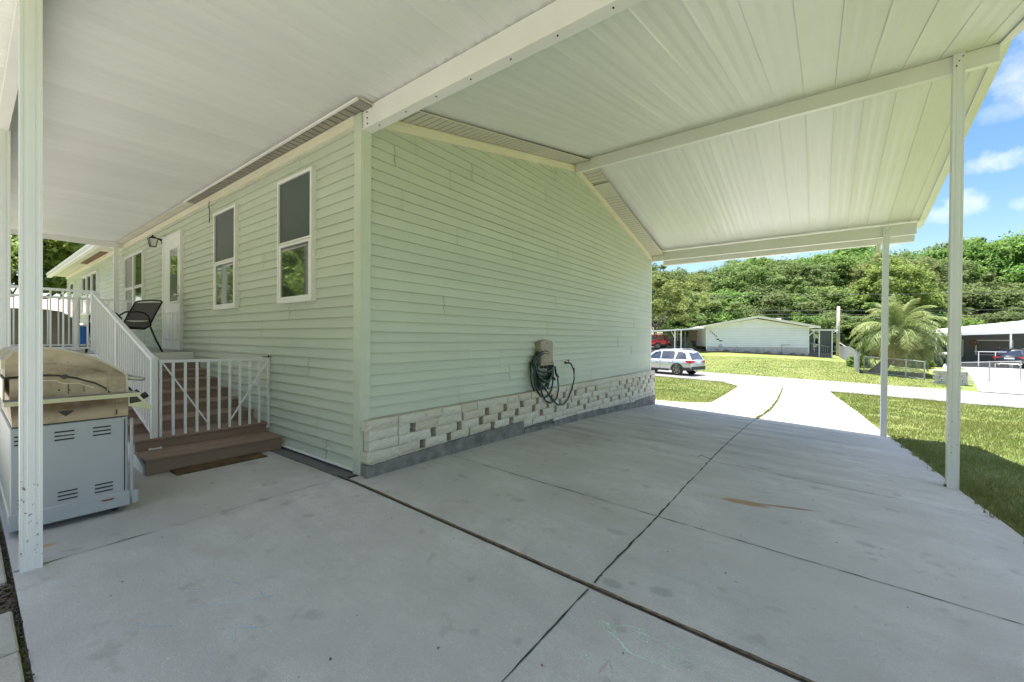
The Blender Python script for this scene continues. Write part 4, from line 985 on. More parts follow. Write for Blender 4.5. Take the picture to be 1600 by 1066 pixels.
# ================================================================ HOSE on its hanger
hh = empty('hose_hanger', (.018, 3.16, 1.1), 0, 'taupe plastic hose hanger box on the gable wall', 'hose hanger')
b = MB(); prof = [(2.985, .93), (3.345, .93), (3.345, 1.25), (3.30, 1.285), (3.165, 1.305), (3.03, 1.285), (2.985, 1.25)]
b.prism(prof, 'x', .02, .12); L(b.build('box', 'hanger'), hh)
b = MB(); prof = [(3.01, .95), (3.32, .95), (3.32, 1.155), (3.26, 1.18), (3.165, 1.187), (3.07, 1.18), (3.01, 1.155)]
b.prism(prof, 'x', .12, .132); b.prism([(3.06, .985), (3.27, .985), (3.27, 1.125), (3.06, 1.125)], 'x', .132, .137); b.box(.06, .14, 2.975, 3.355, .905, .935, .005); L(b.build('lid', 'hanger'), hh)
b = MB(); b.cyl((.12, 3.165, 1.255), (.1215, 3.165, 1.255), .014, 10)
for y in (3.06, 3.165, 3.27): b.box(.06, .12, y-.008, y+.008, .86, .91)
L(b.build('slot', 'lattice'), hh)
b = MB(); b.tube([(.03, 3.0, .95), (.07, 3.0, .90), (.07, 3.33, .90), (.03, 3.33, .95)], .012, 6); L(b.build('hook', 'hanger'), hh)
b = MB(); r = random.Random(4)
for k in range(13):
    cy = 3.14+r.uniform(-.03, .03); hw = .24+.008*k+r.uniform(-.02, .02); bot = .50+.03*k+r.uniform(-.03, .03) if k < 11 else .42; top = 1.16-.006*k; xo = .05+.012*(k % 6)+r.uniform(0, .01)
    pts = []
    for i in range(26):
        a = 2*math.pi*i/26; zc = (top+bot)/2; hz = (top-bot)/2
        yy_ = cy-.05*math.sin(a)*0+hw*math.cos(a)*(1 if math.cos(a) < 0 else .72)-.02; zz_ = zc+hz*math.sin(a); pts.append((xo+.01*math.sin(a*2+k)+(.03 if zz_ < .9 else 0), yy_, zz_))
    b.tube(pts, .0135, 7, closed=True)
b.tube([(.10, 2.92, .95), (.12, 2.93, .75), (.15, 2.98, .5), (.155, 3.08, .36), (.155, 3.24, .31), (.155, 3.42, .36), (.14, 3.5, .5), (.12, 3.49, .75)], .0115, 7)
b.tube([(.10, 2.95, .70), (.12, 3.05, .60), (.145, 3.22, .42), (.155, 3.45, .25), (.16, 3.62, .235), (.155, 3.78, .30), (.15, 3.93, .45), (.14, 4.03, .62), (.135, 4.03, .76), (.13, 3.965, .86), (.13, 3.945, .875)], .0115, 7)
o = b.build('garden_hose', 'hose', smooth=True); tag(o, 'coiled dark green garden hose hanging under the taupe box and joined to the tap', 'hose')
b = MB(); b.tube([(.14, 3.38, .88), (.14, 3.40, .80), (.14, 3.42, .74), (.15, 3.47, .70)], [.013, .018, .016, .02], 8); b.tube([(.135, 3.32, .70), (.15, 3.36, .67)], [.028, .024], 8); o2 = b.build('spray_nozzle', 'black', o, True)
b = MB(); b.tube([(.134, 4.03, .86-.04), (.135, 4.032, .74)], [.0145, .0145], 8); b.build('hose_collar', 'black', o, True)

# chalk marks
j = MB(); ch_pts = [(2.66, -.40), (2.70, -.43), (2.78, -.455), (2.85, -.50), (2.95, -.49), (3.05, -.43), (3.12, -.36), (3.10, -.31)]
ribbon(ch_pts, .011, .002, .004, j, .9); ribbon([(2.66, -.385), (2.70, -.395), (2.76, -.45)], .012, .003, .004, j, .9)
ribbon([(2.76, -.44), (2.74, -.38), (2.79, -.33), (2.86, -.32)], .008, .002, .004, j, .9); ribbon([(2.83, -.36), (2.90, -.34), (2.99, -.34), (3.04, -.32), (3.0, -.36), (3.08, -.38)], .009, .0026, .004, j, .9); ribbon([(2.88, -.37), (2.92, -.42), (3.0, -.41)], .007, .0022, .004, j, .9)
ribbon([(2.70, -.66), (2.72, -.63), (2.74, -.66), (2.71, -.67)], .01, .002, .003, j, .9)
tag(j.build('chalk_drawing', 'chalkg'), 'pale green chalk scribble on the concrete just below the timber strip', 'chalk drawing')
j = MB(); ribbon([(2.79, -.70), (2.80, -.60), (2.84, -.66), (2.85, -.72)], .010, .002, .003, j, .8); tag(j.build('chalk_drawing', 'chalko'), 'small orange chalk lines near the bottom edge of the picture', 'chalk drawing')
j = MB()
for pts in ([(.94, -1.84), (1.02, -1.80), (1.12, -1.72)], [(1.05, -1.6), (1.17, -1.45), (1.24, -1.33)], [(1.12, -1.36), (1.20, -1.36)], [(1.30, -1.6), (1.36, -1.52), (1.43, -1.48), (1.45, -1.42)], [(1.36, -1.55), (1.45, -1.58)], [(.80, -1.62), (.9, -1.55)], [(.84, -1.5), (.94, -1.42), (1.02, -1.40)]): ribbon(pts, .009, .002, .004, j, .95)
tag(j.build('chalk_drawing', 'chalkb'), 'faint blue chalk scribbles on the concrete in front of the grill', 'chalk drawing')
# leaves / debris on the slab
b = MB(); r = random.Random(9)
for i in range(170):
    x, y = r.uniform(-.4, 4.6), r.uniform(-2.0, 7.8); s_ = r.uniform(.004, .013); a = r.uniform(0, 6.28); z = slab(x, y)+.003
    if x < .2 and y > -.2: continue
    b.add([(x+math.cos(a)*s_, y+math.sin(a)*s_, z), (x-math.sin(a)*s_*.5, y+math.cos(a)*s_*.5, z+.003), (x-math.cos(a)*s_, y-math.sin(a)*s_, z+.001), (x+math.sin(a)*s_*.5, y-math.cos(a)*s_*.5, z+.002)], [(0, 1, 2, 3)])
tag(b.build('leaf_litter', 'brown'), 'tiny brown leaf crumbs scattered over the concrete', 'leaf litter', kind='stuff')
b = MB()
b.tube([(2.33, 3.2, -.135), (2.36, 3.26, -.13), (2.5, 3.17, -.14)], .004, 5); tag(b.build('twig', 'brown'), 'thin dark twig on the slab beside the centre joint', 'twig')

# ================================================================ VEHICLES
def suv(name, loc, rz, paint, label, Ln=4.95, Wd=1.92, Ht=1.72, cat='car', group=None):
    root = empty(name, loc, rz, label, cat, group); k = Ht/1.72; q = Ln/4.95; w_ = Wd/2
    # stations: x, sill z, belt z, half width, roof z (greenhouse), roof half width
    stn = [(0.0, .52, 1.02, .80), (.06, .40, 1.05, .87), (.25, .34, 1.07, .93), (1.0, .32, 1.07, .96), (2.2, .30, 1.05, .96), (3.3, .30, 1.02, .96), (3.75, .32, 1.0, .95), (4.3, .34, .95, .92), (4.75, .36, .86, .82), (4.93, .42, .72, .66), (4.95, .5, .62, .6)]
    V = []; 
    for x, zs, zb, hw in stn:
        hw *= w_/.96; x *= q; zs *= k; zb *= k; zm = lerp(zs, zb, .55)
        for y, z in ((-hw*.86, zs), (-hw*.985, zs+.08), (-hw, zm), (-hw*.99, zb-.07), (-hw*.93, zb), (0, zb+.03), (hw*.93, zb), (hw*.99, zb-.07), (hw, zm), (hw*.985, zs+.08), (hw*.86, zs)): V.append((x, y, z))
    m = 11; F = [(i*m+j_, (i+1)*m+j_, (i+1)*m+(j_+1) % m, i*m+(j_+1) % m) for i in range(len(stn)-1) for j_ in range(m)]
    F += [tuple(range(m)), tuple((len(stn)-1)*m+j_ for j_ in range(m))[::-1]]
    b = MB(); b.add(V, F); b.build('body', paint, root, True)
    gh = [(.10, 1.05, .86, 1.07, .80), (.42, 1.05, .89, 1.60, .70), (.75, 1.05, .90, 1.68, .68), (1.6, 1.05, .90, 1.715, .68), (2.5, 1.03, .90, 1.69, .67), (2.95, 1.02, .89, 1.60, .66), (3.75, .99, .86, 1.02, .80)]
    def G(x, t, s_):
        for a, c in zip(gh[:-1], gh[1:]):
            if a[0] <= x <= c[0] or c is gh[-1]:
                f = (x-a[0])/(c[0]-a[0]); zb, hb, zr, hr = (lerp(a[i], c[i], f) for i in (1, 2, 3, 4)); break
        return Vector((x*q, s_*lerp(hb, hr, t)*w_/.96, lerp(zb, zr, t)*k))
    V = []
    for x, zb, hb, zr, hr in gh:
        for y, z in ((-hb, zb), (-hr, zr-.03), (-hr*.85, zr), (0, zr+.012), (hr*.85, zr), (hr, zr-.03), (hb, zb)): V.append((x*q, y*w_/.96, z*k))
    m = 7; F = [(i*m+j_, (i+1)*m+j_, (i+1)*m+j_+1, i*m+j_+1) for i in range(len(gh)-1) for j_ in range(m-1)]
    b = MB(); b.add(V, F); b.build('cabin', paint, root, True)
    def pane(pts, s_, name='side_window', mat='carglass', off=.012):
        b = MB(); P = [G(x, t, s_)+Vector((0, s_*off, .003)) for x, t in pts]; b.add(P, [tuple(range(len(P)))]); b.build(name, mat, root)
    for s_ in (-1, 1):
        pane([(.36, .14), (1.18, .08), (1.05, .86), (.62, .87), (.50, .80)], s_); pane([(1.36, .08), (2.26, .08), (2.24, .86), (1.36, .88), (1.28, .8), (1.28, .25)], s_); pane([(2.34, .08), (3.35, .08), (2.95, .70), (2.75, .85), (2.33, .86)], s_)
    b = MB(); b.add([(.095*q-.012, -.70*w_, 1.10*k), (.095*q-.012, .70*w_, 1.10*k), (.40*q-.012, .60*w_, 1.55*k), (.40*q-.012, -.60*w_, 1.55*k)], [(0, 1, 2, 3)]); b.build('rear_window', 'carglass', root)
    b = MB(); b.add([(3.70*q+.02, -.78*w_, 1.05*k), (3.70*q+.02, .78*w_, 1.05*k), (3.02*q+.02, .64*w_, 1.575*k), (3.02*q+.02, -.64*w_, 1.575*k)], [(0, 1, 2, 3)]); b.build('windscreen', 'carglass', root)
    for s_ in (-1, 1):
        b = MB(); b.tube([(.7*q, s_*.66*w_, 1.70*k), (.85*q, s_*.66*w_, 1.76*k), (2.3*q, s_*.66*w_, 1.765*k), (2.6*q, s_*.65*w_, 1.69*k)], .018, 6); b.build('roof_rail', 'chrome', root, True)
        b = MB(); y = s_*w_*.99; b.add([(-.012, s_*w_*.45, .96*k), (-.012, s_*w_*.80, 1.03*k), (.03, s_*w_*.90, 1.035*k), (.34*q, y*.985, 1.02*k), (.44*q, y*1.0, .97*k), (.30*q, y*1.005, .86*k), (.05, s_*w_*.93, .83*k), (-.012, s_*w_*.80, .84*k)], [(0, 1, 7), (1, 2, 6, 7), (2, 3, 5, 6), (3, 4, 5)]); b.build('tail_lamp', 'tail', root)
        b = MB(); b.add([(4.90*q, s_*w_*.45, .80*k), (4.93*q, s_*w_*.45, .68*k), (4.78*q, s_*w_*.86, .70*k), (4.62*q, s_*w_*.93, .84*k)], [(0, 1, 2, 3)]); b.build('headlight', 'chrome', root)
        b = MB(); y = s_*(w_*.995); b.box(1.6*q, 3.35*q, y-.02*s_, y+.012*s_, .28*k, .40*k, .01); b.build('sill_cladding', 'cladding', root); b = MB(); b.box(.05, .62*q, y*.9, y+.008*s_, .34*k, .56*k, .02); b.build('rear_cladding', 'cladding', root); b = MB(); b.box(4.5*q, 4.85*q, y*.85, y*.9, .36*k, .5*k, .02); b.build('front_cladding', 'cladding', root)
        b = MB(); b.box(2.28*q, 2.30*q, y-.01*s_, y+.004*s_, .42*k, 1.02*k); b.box(3.38*q, 3.4*q, y-.01*s_, y+.004*s_, .42*k, 1.0*k); b.box(1.30*q, 1.32*q, y-.01*s_, y+.004*s_, .62*k, 1.03*k); b.build('door_seam', 'cladding', root)
        for hx in (1.42, 2.45): b = MB(); b.box(hx*q, (hx+.22)*q, y, y+.03*s_, .88*k, .91*k, .01); b.build('door_handle', paint, root)
        for wx in (1.02, 3.98):
            b = MB(); n_ = 18; V = []
            for i in range(n_+1):
                a = math.pi*i/n_
                for r_ in (.385, .475): V.append((wx*q+math.cos(a)*r_*k, y+.010*s_, .36*k+math.sin(a)*r_*k))
            b.add(V, [(2*i, 2*i+1, 2*i+3, 2*i+2) for i in range(n_)]); b.add([(wx*q+math.cos(2*math.pi*i/24)*.39*k, y+.004*s_, .36*k+math.sin(2*math.pi*i/24)*.39*k) for i in range(24)], [tuple(range(24))]); b.build('wheel_arch', 'cladding', root)
            wh = MB(); wh.tube([(wx*q, y-.20*s_, .36*k), (wx*q, y-.02*s_, .36*k), (wx*q, y+.018*s_, .36*k), (wx*q, y+.02*s_, .36*k)], [.36*k, .36*k, .34*k, .26*k], 28); wo = wh.build('wheel', 'tyre', root, True)
            rm = MB(); rm.cyl((wx*q, y+.0*s_, .36*k), (wx*q, y+.021*s_, .36*k), .05*k, 10)
            for i in range(6):
                a = i*math.pi/3+.3; rm.bar((wx*q, y+.024*s_, .36*k), (wx*q+math.cos(a)*.245*k, y+.024*s_, .36*k+math.sin(a)*.245*k), .055*k, .012, (0, 1, 0))
            V = []
            for i in range(25):
                a = 2*math.pi*i/24
                for r_ in (.235, .265): V.append((wx*q+math.cos(a)*r_*k, y+.025*s_, .36*k+math.sin(a)*r_*k))
            rm.add(V, [(2*i, 2*i+1, 2*i+3, 2*i+2) for i in range(24)]); rm.build('rim', 'rim', wo)
    b = MB(); b.box(-.05, .10, -w_*.86, w_*.86, .40*k, .62*k, .04); b.build('rear_bumper', 'cladding', root)
    b = MB(); b.tube([(-.06, -w_*.55, .34*k), (-.10, -w_*.55, .34*k)], .05, 10); b.tube([(-.06, w_*.55, .34*k), (-.10, w_*.55, .34*k)], .05, 10); b.box(-.065, .02, -w_*.7, w_*.7, .36*k, .42*k, .01); b.build('exhaust_trim', 'chrome', root)
    b = MB(); b.box(-.03, -.015, -.26, .26, .80*k, .93*k); b.build('plate', 'pwhite', root)
    return root
ang = math.atan2(.284, -.959)
x, y = uv2(-10.5, 25.25); suv('parked_suv', (x, y, -1.09), ang, 'silver', 'silver suv parked on the street beyond the front lawn')
suv('red_car', (-9.7, 44.3, .27), ang+R(14), 'red', 'red car parked under the white house carport', Ln=4.4, Wd=1.8, Ht=1.55)
suv('dark_car', (15.6, 47.2, -.78), R(70), 'darkcar', 'dark car with red tail lamp under the right hand carport', Ln=4.7, Wd=1.85, Ht=1.6)

# ================================================================ WHITE HOUSE ACROSS THE STREET
wa = Vector((-5.71, 43.3, 0)); wb = Vector((2.75, 46.6, 0)); wd_ = (wb-wa); WL = wd_.length; wang = math.atan2(wd_.y, wd_.x)
wh = empty('white_house', (wa.x, wa.y, 0), wang, 'white gabled house across the street with black house numbers', 'house')
b = MB(); zs = .62; He_, Pk_ = 2.62, 3.45
b.add([(0, 0, zs), (WL, 0, zs), (WL, 0, He_), (WL/2, 0, Pk_), (0, 0, He_), (0, 16, zs), (WL, 16, zs), (WL, 16, He_), (WL/2, 16, Pk_), (0, 16, He_)], [(0, 1, 2, 3, 4), (9, 8, 7, 6, 5), (0, 4, 9, 5), (1, 6, 7, 2)]); b.build('wall', 'pwhite', wh)
b = MB()
for i in range(12): b.box(.1, WL-.1, -.012, -.002, zs+.17*i, zs+.17*i+.012)
b.build('clapboard_line', 'bluegrey', wh)
b = MB(); b.box(-.02, .08, -.04, .02, zs-.3, He_+.05); b.build('corner_board', 'alum', wh)
b = MB(); b.box(WL-.08, WL+.02, -.04, .02, zs-.6, He_+.05); b.build('corner_board', 'alum', wh)
b = MB(); b.box(.02, WL-.02, -.01, .15, -.9, zs); b.build('skirting', 'greyblock', wh)
b = MB(); o_ = .55
for s_ in (0, 1):
    xe, xm = (-.75, WL/2) if s_ == 0 else (WL+.75, WL/2); ze = He_-.0; zm = Pk_+.16; ze = zm-(zm-He_-.1)*(abs(xe-xm)/(WL/2))
    b.add([(xe, -o_, ze), (xm, -o_, zm), (xm, 16.3, zm), (xe, 16.3, ze), (xe, -o_, ze+.1), (xm, -o_, zm+.1), (xm, 16.3, zm+.1), (xe, 16.3, ze+.1)], [(0, 1, 2, 3), (4, 7, 6, 5), (0, 4, 5, 1), (1, 5, 6, 2), (2, 6, 7, 3), (3, 7, 4, 0)])
rf = b.build('roof', 'whiteroof', wh)
b = MB()
for xe in (-.75, WL+.75):
    xm = WL/2; zm = Pk_+.16; ze = zm-(zm-He_-.1)*(abs(xe-xm)/(WL/2))
    b.add([(x, y, z+d) for y in (-o_-.03, -o_) for (x, z) in ((xe, ze), (xm, zm)) for d in (-.11, .12)], [(0, 1, 3, 2), (4, 6, 7, 5), (0, 2, 6, 4), (1, 5, 7, 3), (0, 4, 5, 1), (2, 3, 7, 6)])
b.build('rake_board', 'trim', wh)
b = MB(); b.box(WL-1.9, WL-1.62, 2.5, 2.78, 2.9, 3.55); b.box(WL-1.95, WL-1.57, 2.45, 2.83, 3.5, 3.6); b.build('chimney', 'whiteroof', rf); b = MB(); b.cyl((WL-2.6, 3, 2.9), (WL-2.6, 3, 3.4), .09, 8); b.build('vent_pipe', 'whiteroof', rf)
def text(s_, size, loc, rot, mat, parent, name='house_number', ext=.01):
    c = bpy.data.curves.new(name, 'FONT'); c.body = s_; c.size = size; c.extrude = ext; c.align_x = 'CENTER'; c.align_y = 'CENTER'
    o = bpy.data.objects.new(name+'_tmp', c); COL.objects.link(o); dg = bpy.context.evaluated_depsgraph_get(); me = bpy.data.meshes.new_from_object(o.evaluated_get(dg)); bpy.data.objects.remove(o)
    me.materials.clear(); me.materials.append(MT[mat]); m = bpy.data.objects.new(name, me); COL.objects.link(m); m.location = loc; m.rotation_euler = rot; m.parent = parent; return m
for i, c_ in enumerate('5808'): text(c_, .24, (.40+i*.17, -.03, 2.16-i*.155), (R(90), 0, 0), 'black', wh)
b = MB(); b.box(.98, 1.18, -.05, -.02, 1.30, 1.42); b.box(1.22, 1.5, -.05, -.02, 1.18, 1.26); b.build('wall_ornament', 'black', wh)
b = MB(); b.tube([(1.32+math.cos(a)*.13, -.05, .72+math.sin(a)*.13) for a in np.linspace(0, 2*math.pi, 14)[:-1]], .02, 5, closed=True); b.build('hose_ring', 'blue', wh)
b = MB(); b.tube([(WL-2.3, -.08, -.1), (WL-2.3, -.08, .9), (WL-1.6, -.08, .9)], .025, 6); b.build('water_pipe', 'galv', wh)
# flower bed shrubs
r = random.Random(21)
def small_plant(name, loc, h, wd, mat, label, group=None, n=90, cat='plant', seed=0):
    rg = np.random.default_rng(seed); th = rg.uniform(0, 2*np.pi, n); ph = np.arccos(rg.uniform(0, 1, n)); rad = rg.uniform(.3, 1, n)**.5
    P = np.stack([np.cos(th)*np.sin(ph)*rad*wd/2, np.sin(th)*np.sin(ph)*rad*wd/2, np.cos(ph)*rad*h], 1); s_ = .09*max(wd, .5)
    a = rg.normal(size=(n, 3)); a /= np.linalg.norm(a, axis=1)[:, None]; bb = np.cross(a, rg.normal(size=(n, 3))); bb /= np.linalg.norm(bb, axis=1)[:, None]
    V = np.stack([P-a*s_, P+bb*s_*.6, P+a*s_, P-bb*s_*.6], 1).reshape(-1, 3); o = npmesh(name, V, np.arange(n*4).reshape(-1, 4), mat); o.location = loc
    tag(o, label, cat, group); return o
for i in range(9):
    t_ = [.11, .20, .30, .41, .50, .60, .72, .84, .93][i]; P = wa.lerp(wb, t_)+Vector((.15, -.45, 0)); z_ = T(P.x, P.y)
    small_plant('bedding_plant', (P.x, P.y, z_), .30+.35*(i in (2, 4)), .5+.3*(i % 2), 'leafA' if i % 3 else 'leafC', 'small dark bedding plant in the bed under the white house gable wall', 'bedding plants under the white gable', 60, seed=i)
b = MB(); P0 = wa+Vector((-.1, -.9, 0)); P1 = wb+Vector((.5, -.9, 0))
for i in range(20):
    a = P0.lerp(P1, i/20); c = P0.lerp(P1, (i+1)/20); za, zc = T(a.x, a.y), T(c.x, c.y); b.add([(a.x, a.y, za-.05), (c.x, c.y, zc-.05), (c.x, c.y, zc+.10), (a.x, a.y, za+.10), (a.x-.1, a.y+.25, za+.11), (c.x-.1, c.y+.25, zc+.11)], [(0, 1, 2, 3), (3, 2, 5, 4)])
tag(b.build('bed_edging', 'brown'), 'low brown edging of the plant bed in front of the white house', 'edging')
# lanai right of the white house
ln = empty('screened_porch', (wb.x, wb.y, 0), wang, 'small dark screened porch with white posts on the right of the white house', 'porch')
for x, y in ((.95, .3), (2.0, .28), (1.95, 4)): b = MB(); b.box(x, x+.09, y, y+.09, -.5, 2.28); b.build('post', 'alum', ln)
b = MB(); b.box(.25, 2.25, .1, 5, 2.28, 2.40); b.build('roof', 'whiteroof', ln)
b = MB(); b.bar((.0, .1, 1.75), (.55, .1, 2.32), .08); b.bar((.4, .15, 2.0), (.95, .3, 1.5), .05); b.bar((2.1, .25, 2.1), (2.5, .25, 2.32), .08); b.build('brace', 'alum', ln)
b = MB(); b.quad((.95, .34, .15), (2.0, .34, .15), (2.0, .34, 2.28), (.95, .34, 2.28)); b.build('screen', 'screen', ln); b = MB(); b.quad((.1, 4.9, -.1), (2.2, 4.9, -.1), (2.2, 4.9, 2.28), (.1, 4.9, 2.28)); b.build('screen', 'screen', ln)
b = MB(); b.box(.05, 2.1, .35, 4.8, -.5, .12); b.build('floor_slab', 'strip', ln)
b = MB()
for i in range(9): b.bar((.15+i*.19, .25, lerp(.2, .25, i/8)), (.15+i*.19, .25, lerp(1.1, .75, i/8)), .025)
b.bar((.1, .25, 1.12), (1.8, .25, .72), .04); b.build('stair_rail', 'greywood', ln)
# carport left of the white house
cl = empty('white_house_carport', (wa.x, wa.y, 0), wang, 'low white carport roof with thin posts on the left of the white house', 'carport')
b = MB(); b.add([(-7.5, -.7, 1.98), (-.3, -.7, 2.42), (-.3, 6.5, 2.42), (-7.5, 6.5, 1.98), (-7.5, -.7, 2.10), (-.3, -.7, 2.55), (-.3, 6.5, 2.55), (-7.5, 6.5, 2.10)], [(0, 1, 2, 3), (4, 7, 6, 5), (0, 4, 5, 1), (1, 5, 6, 2), (2, 6, 7, 3), (3, 7, 4, 0)]); b.build('roof', 'whiteroof', cl)
for x in (-3.05, -2.45): b = MB(); b.box(x-.05, x+.05, -.4, -.3, .05, 2.3); b.build('post', 'alum', cl)
b = MB(); b.bar((-3.4, -.35, 2.18), (-3.05, -.35, 1.5), .05); b.build('brace', 'alum', cl)
b = MB(); b.box(-.9, -.05, 5.5, 5.6, .2, 2.4); b.build('end_wall', 'tanwall', cl)
b = MB(); b.box(-4.5, -.9, 5.6, 5.7, .2, 1.6); b.build('lattice_wall', 'bluegrey', cl)
b = MB()
for z in (1.15, 1.55, 1.95): b.box(-4.5, -1.6, 5.5, 5.55, z, z+.07)
for x in (-4.5, -2.2, -1.35): b.box(x, x+.1, 5.45, 5.55, .2, 2.3)
b.build('window_frame', 'alum', cl)
def place_local(ax, ay): c_, s_ = math.cos(wang), math.sin(wang); return (wa.x+ax*c_-ay*s_, wa.y+ax*s_+ay*c_)
x, y = place_local(-1.55, 1.2); tb = empty('patio_table', (x, y, .22), wang, 'green square patio table under the white house carport', 'table')
b = MB(); b.box(-.35, .35, -.3, .3, .66, .70); b.build('table_top', 'greenpl', tb)
for sx in (-.3, .3):
    for sy in (-.25, .25): b = MB(); b.bar((sx, sy, 0), (sx, sy, .66), .04); b.build('leg', 'greenpl', tb)
for i, (ax, lab) in enumerate(((-2.35, 'dark chair left of the green table under the white house carport'), (-.95, 'dark chair right of the green table under the white house carport'))):
    x, y = place_local(ax, 1.4); c_ = empty('garden_chair', (x, y, .22), wang, lab, 'chair'); b = MB(); b.box(-.26, .26, -.26, .26, .38, .46, .03); b.build('seat', 'black', c_); b = MB(); b.box(-.26, .26, .2, .28, .46, .98, .04); b.build('backrest', 'black', c_)
    for sx in (-.22, .22):
        for sy in (-.22, .22): b = MB(); b.bar((sx, sy, 0), (sx, sy, .4), .035); b.build('leg', 'black', c_)

# ================================================================ RIGHT HAND HOUSE
rh = empty('grey_house', (12.1, 48.2, 0), R(8), 'low grey house with a wide white carport roof beyond the chain link gate', 'house')
b = MB(); b.add([(-.9, -1.0, 1.78), (16, -1.0, 1.78+.75), (16, 9, 1.98+.75), (-.9, 9, 1.98), (-.9, -1.0, 2.03), (16, -1.0, 2.03+.9), (16, 9, 2.5+.9), (-.9, 9, 2.4)], [(0, 1, 2, 3), (4, 7, 6, 5), (0, 4, 5, 1), (1, 5, 6, 2), (2, 6, 7, 3), (3, 7, 4, 0)]); b.build('roof', 'whiteroof', rh)
b = MB(); b.add([(2.4, -.6, 2.18), (16, -.6, 3.6), (16, 8, 4.4), (2.4, 8, 2.6)], [(0, 1, 2, 3)]); b.build('upper_roof', 'whiteroof', rh)
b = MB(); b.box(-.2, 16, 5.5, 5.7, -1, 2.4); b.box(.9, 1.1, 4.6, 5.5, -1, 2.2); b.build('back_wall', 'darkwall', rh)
for (x0, x1, z0, z1) in ((2.0, 3.1, -.1, 1.5), (3.9, 6.3, .1, 1.5), (7.6, 10, .1, 1.5)):
    b = MB(); b.box(x0, x1, 5.42, 5.5, z0, z1); f = b.build('window', 'alum', rh); b = MB(); b.quad((x0+.08, 5.41, z0+.08), (x1-.08, 5.41, z0+.08), (x1-.08, 5.41, z1-.08), (x0+.08, 5.41, z1-.08)); b.build('pane', 'lattice', f)
for x in (-.75, 3.6, 8.4, 13): b = MB(); b.box(x, x+.1, -.85, -.75, -1, 1.85+x*.045); b.build('post', 'alum', rh)
b = MB(); b.bar((-.7, -.8, 1.0), (-1.25, -.8, 1.75), .07); b.build('brace', 'alum', rh)
b = MB(); b.box(-.5, 15, -.7, 5.4, -.80, -.76); b.build('floor_slab', 'strip', rh)
b = MB(); b.box(2.2, 2.9, 5.15, 5.42, -.1, .4, .02); b.build('air_unit', 'brown', rh)
wr = empty('wreath', (14.8, 52.6, 1.25), R(8), 'brown round wreath hanging on the grey house wall', 'wreath'); b = MB(); b.tube([(math.cos(a)*.2, 0, math.sin(a)*.2) for a in np.linspace(0, 2*math.pi, 15)[:-1]], .09, 6, closed=True); b.build('ring', 'orange', wr)
for i, (x, y, lab) in enumerate(((11.55, 46.6, 'dark teal wheeled bin nearest the white post'), (12.2, 46.8, 'dark teal wheeled bin farther right beside its twin'))):
    rb = empty('wheelie_bin', (x, y, -.80), 0, lab, 'bin', 'dark teal wheeled bins'); b = MB(); b.add([(sx*.24, sy*.26, 0) for sx, sy in ((-1,-1),(1,-1),(1,1),(-1,1))]+[(sx*.30, sy*.33, .95) for sx, sy in ((-1,-1),(1,-1),(1,1),(-1,1))], [(0,3,2,1),(4,5,6,7),(0,1,5,4),(1,2,6,5),(2,3,7,6),(3,0,4,7)]); b.build('bin_body', 'teal', rb)
    b = MB(); b.box(-.31, .31, -.36, .34, .95, 1.02, .02); b.build('lid', 'teal', rb)
    for sx in (-.24, .2): b = MB(); b.cyl((sx, .28, .1), (sx+.05, .28, .1), .1, 10); b.build('wheel', 'tyre', rb)
b = MB()
for i in range(5): b.tube([(11.7+.18*i, 46.55, .22), (11.7+.18*i, 46.55, .32), (11.72+.18*i, 46.6, .42)], [.12, .16, .03], 7)
tag(b.build('rubbish_bags', 'bag'), 'white plastic bags lying on top of the teal bins', 'bags')
bnch = empty('workbench', (14.0, 47.6, -.76), R(8), 'pale work table under the grey house carport', 'table'); b = MB(); b.box(-.1, 1.9, -.3, .3, 1.25, 1.31); b.build('table_top', 'alum', bnch)
for sx in (-.05, .9, 1.85): b = MB(); b.bar((sx, -.25, 0), (sx, -.25, 1.25), .05); b.build('leg', 'alum', bnch)
b = MB(); b.box(.0, 1.8, -.2, .25, .35, .4); b.build('shelf', 'brown', bnch)
# stacked flagstones
st_ = empty('flagstone_stack', (10.55, 45.6, T(10.5, 45.6)), 0, 'stack of reddish flagstones beside the white carport post', 'stones')
r = random.Random(2)
for i in range(7): b = MB(); o_ = r.uniform(-.12, .12); b.box(-.5+o_, .45+o_, -.35, .35, i*.13, i*.13+.115, .02); b.build('stone', 'stone', st_)
for i, (x, y) in enumerate(((9.2, 46.2), (9.75, 45.6), (10.2, 45.0), (8.7, 46.8))): b = MB(); b.box(-.28, .28, -.2, .2, -.05, .10+.03*i, .04); o = b.build('edging_rock', 'stone', loc=(x, y, T(x, y))); tag(o, 'low pale rock edging the shrub bed near the flagstones', 'rock', 'rocks edging the shrub bed')

# block planter / gate pier
pl = empty('block_pier', (9.05, 30.35, -1.03), R(-14), 'low grey block planter wall by the gate with a small white ornament', 'block wall')
b = MB(); r = random.Random(6)
for c in range(5):
    x = -.35+(.1 if c % 2 else 0)
    while x < .95:
        l = r.uniform(.2, .3); x2 = min(x+l, .98); b.box(x, x2-.012, -.25, .25, c*.135, c*.135+.125, .012); x = x2
b.build('blocks', 'greyblock', pl); b = MB(); b.box(-.4, 1.0, -.3, .3, .72, .77, .01); b.build('cap', 'greyblock', pl)
b = MB(); b.tube([(.1, 0, .77), (.1, 0, .83), (.1, 0, .92), (.1, 0, 1.02), (.1, 0, 1.1)], [.1, .05, .09, .06, .02], 8); o = b.build('ornament', 'pwhite', smooth=True); o.location = (9.05, 30.35, -1.03); tag(o, 'small white finial ornament standing on the grey block pier', 'ornament')

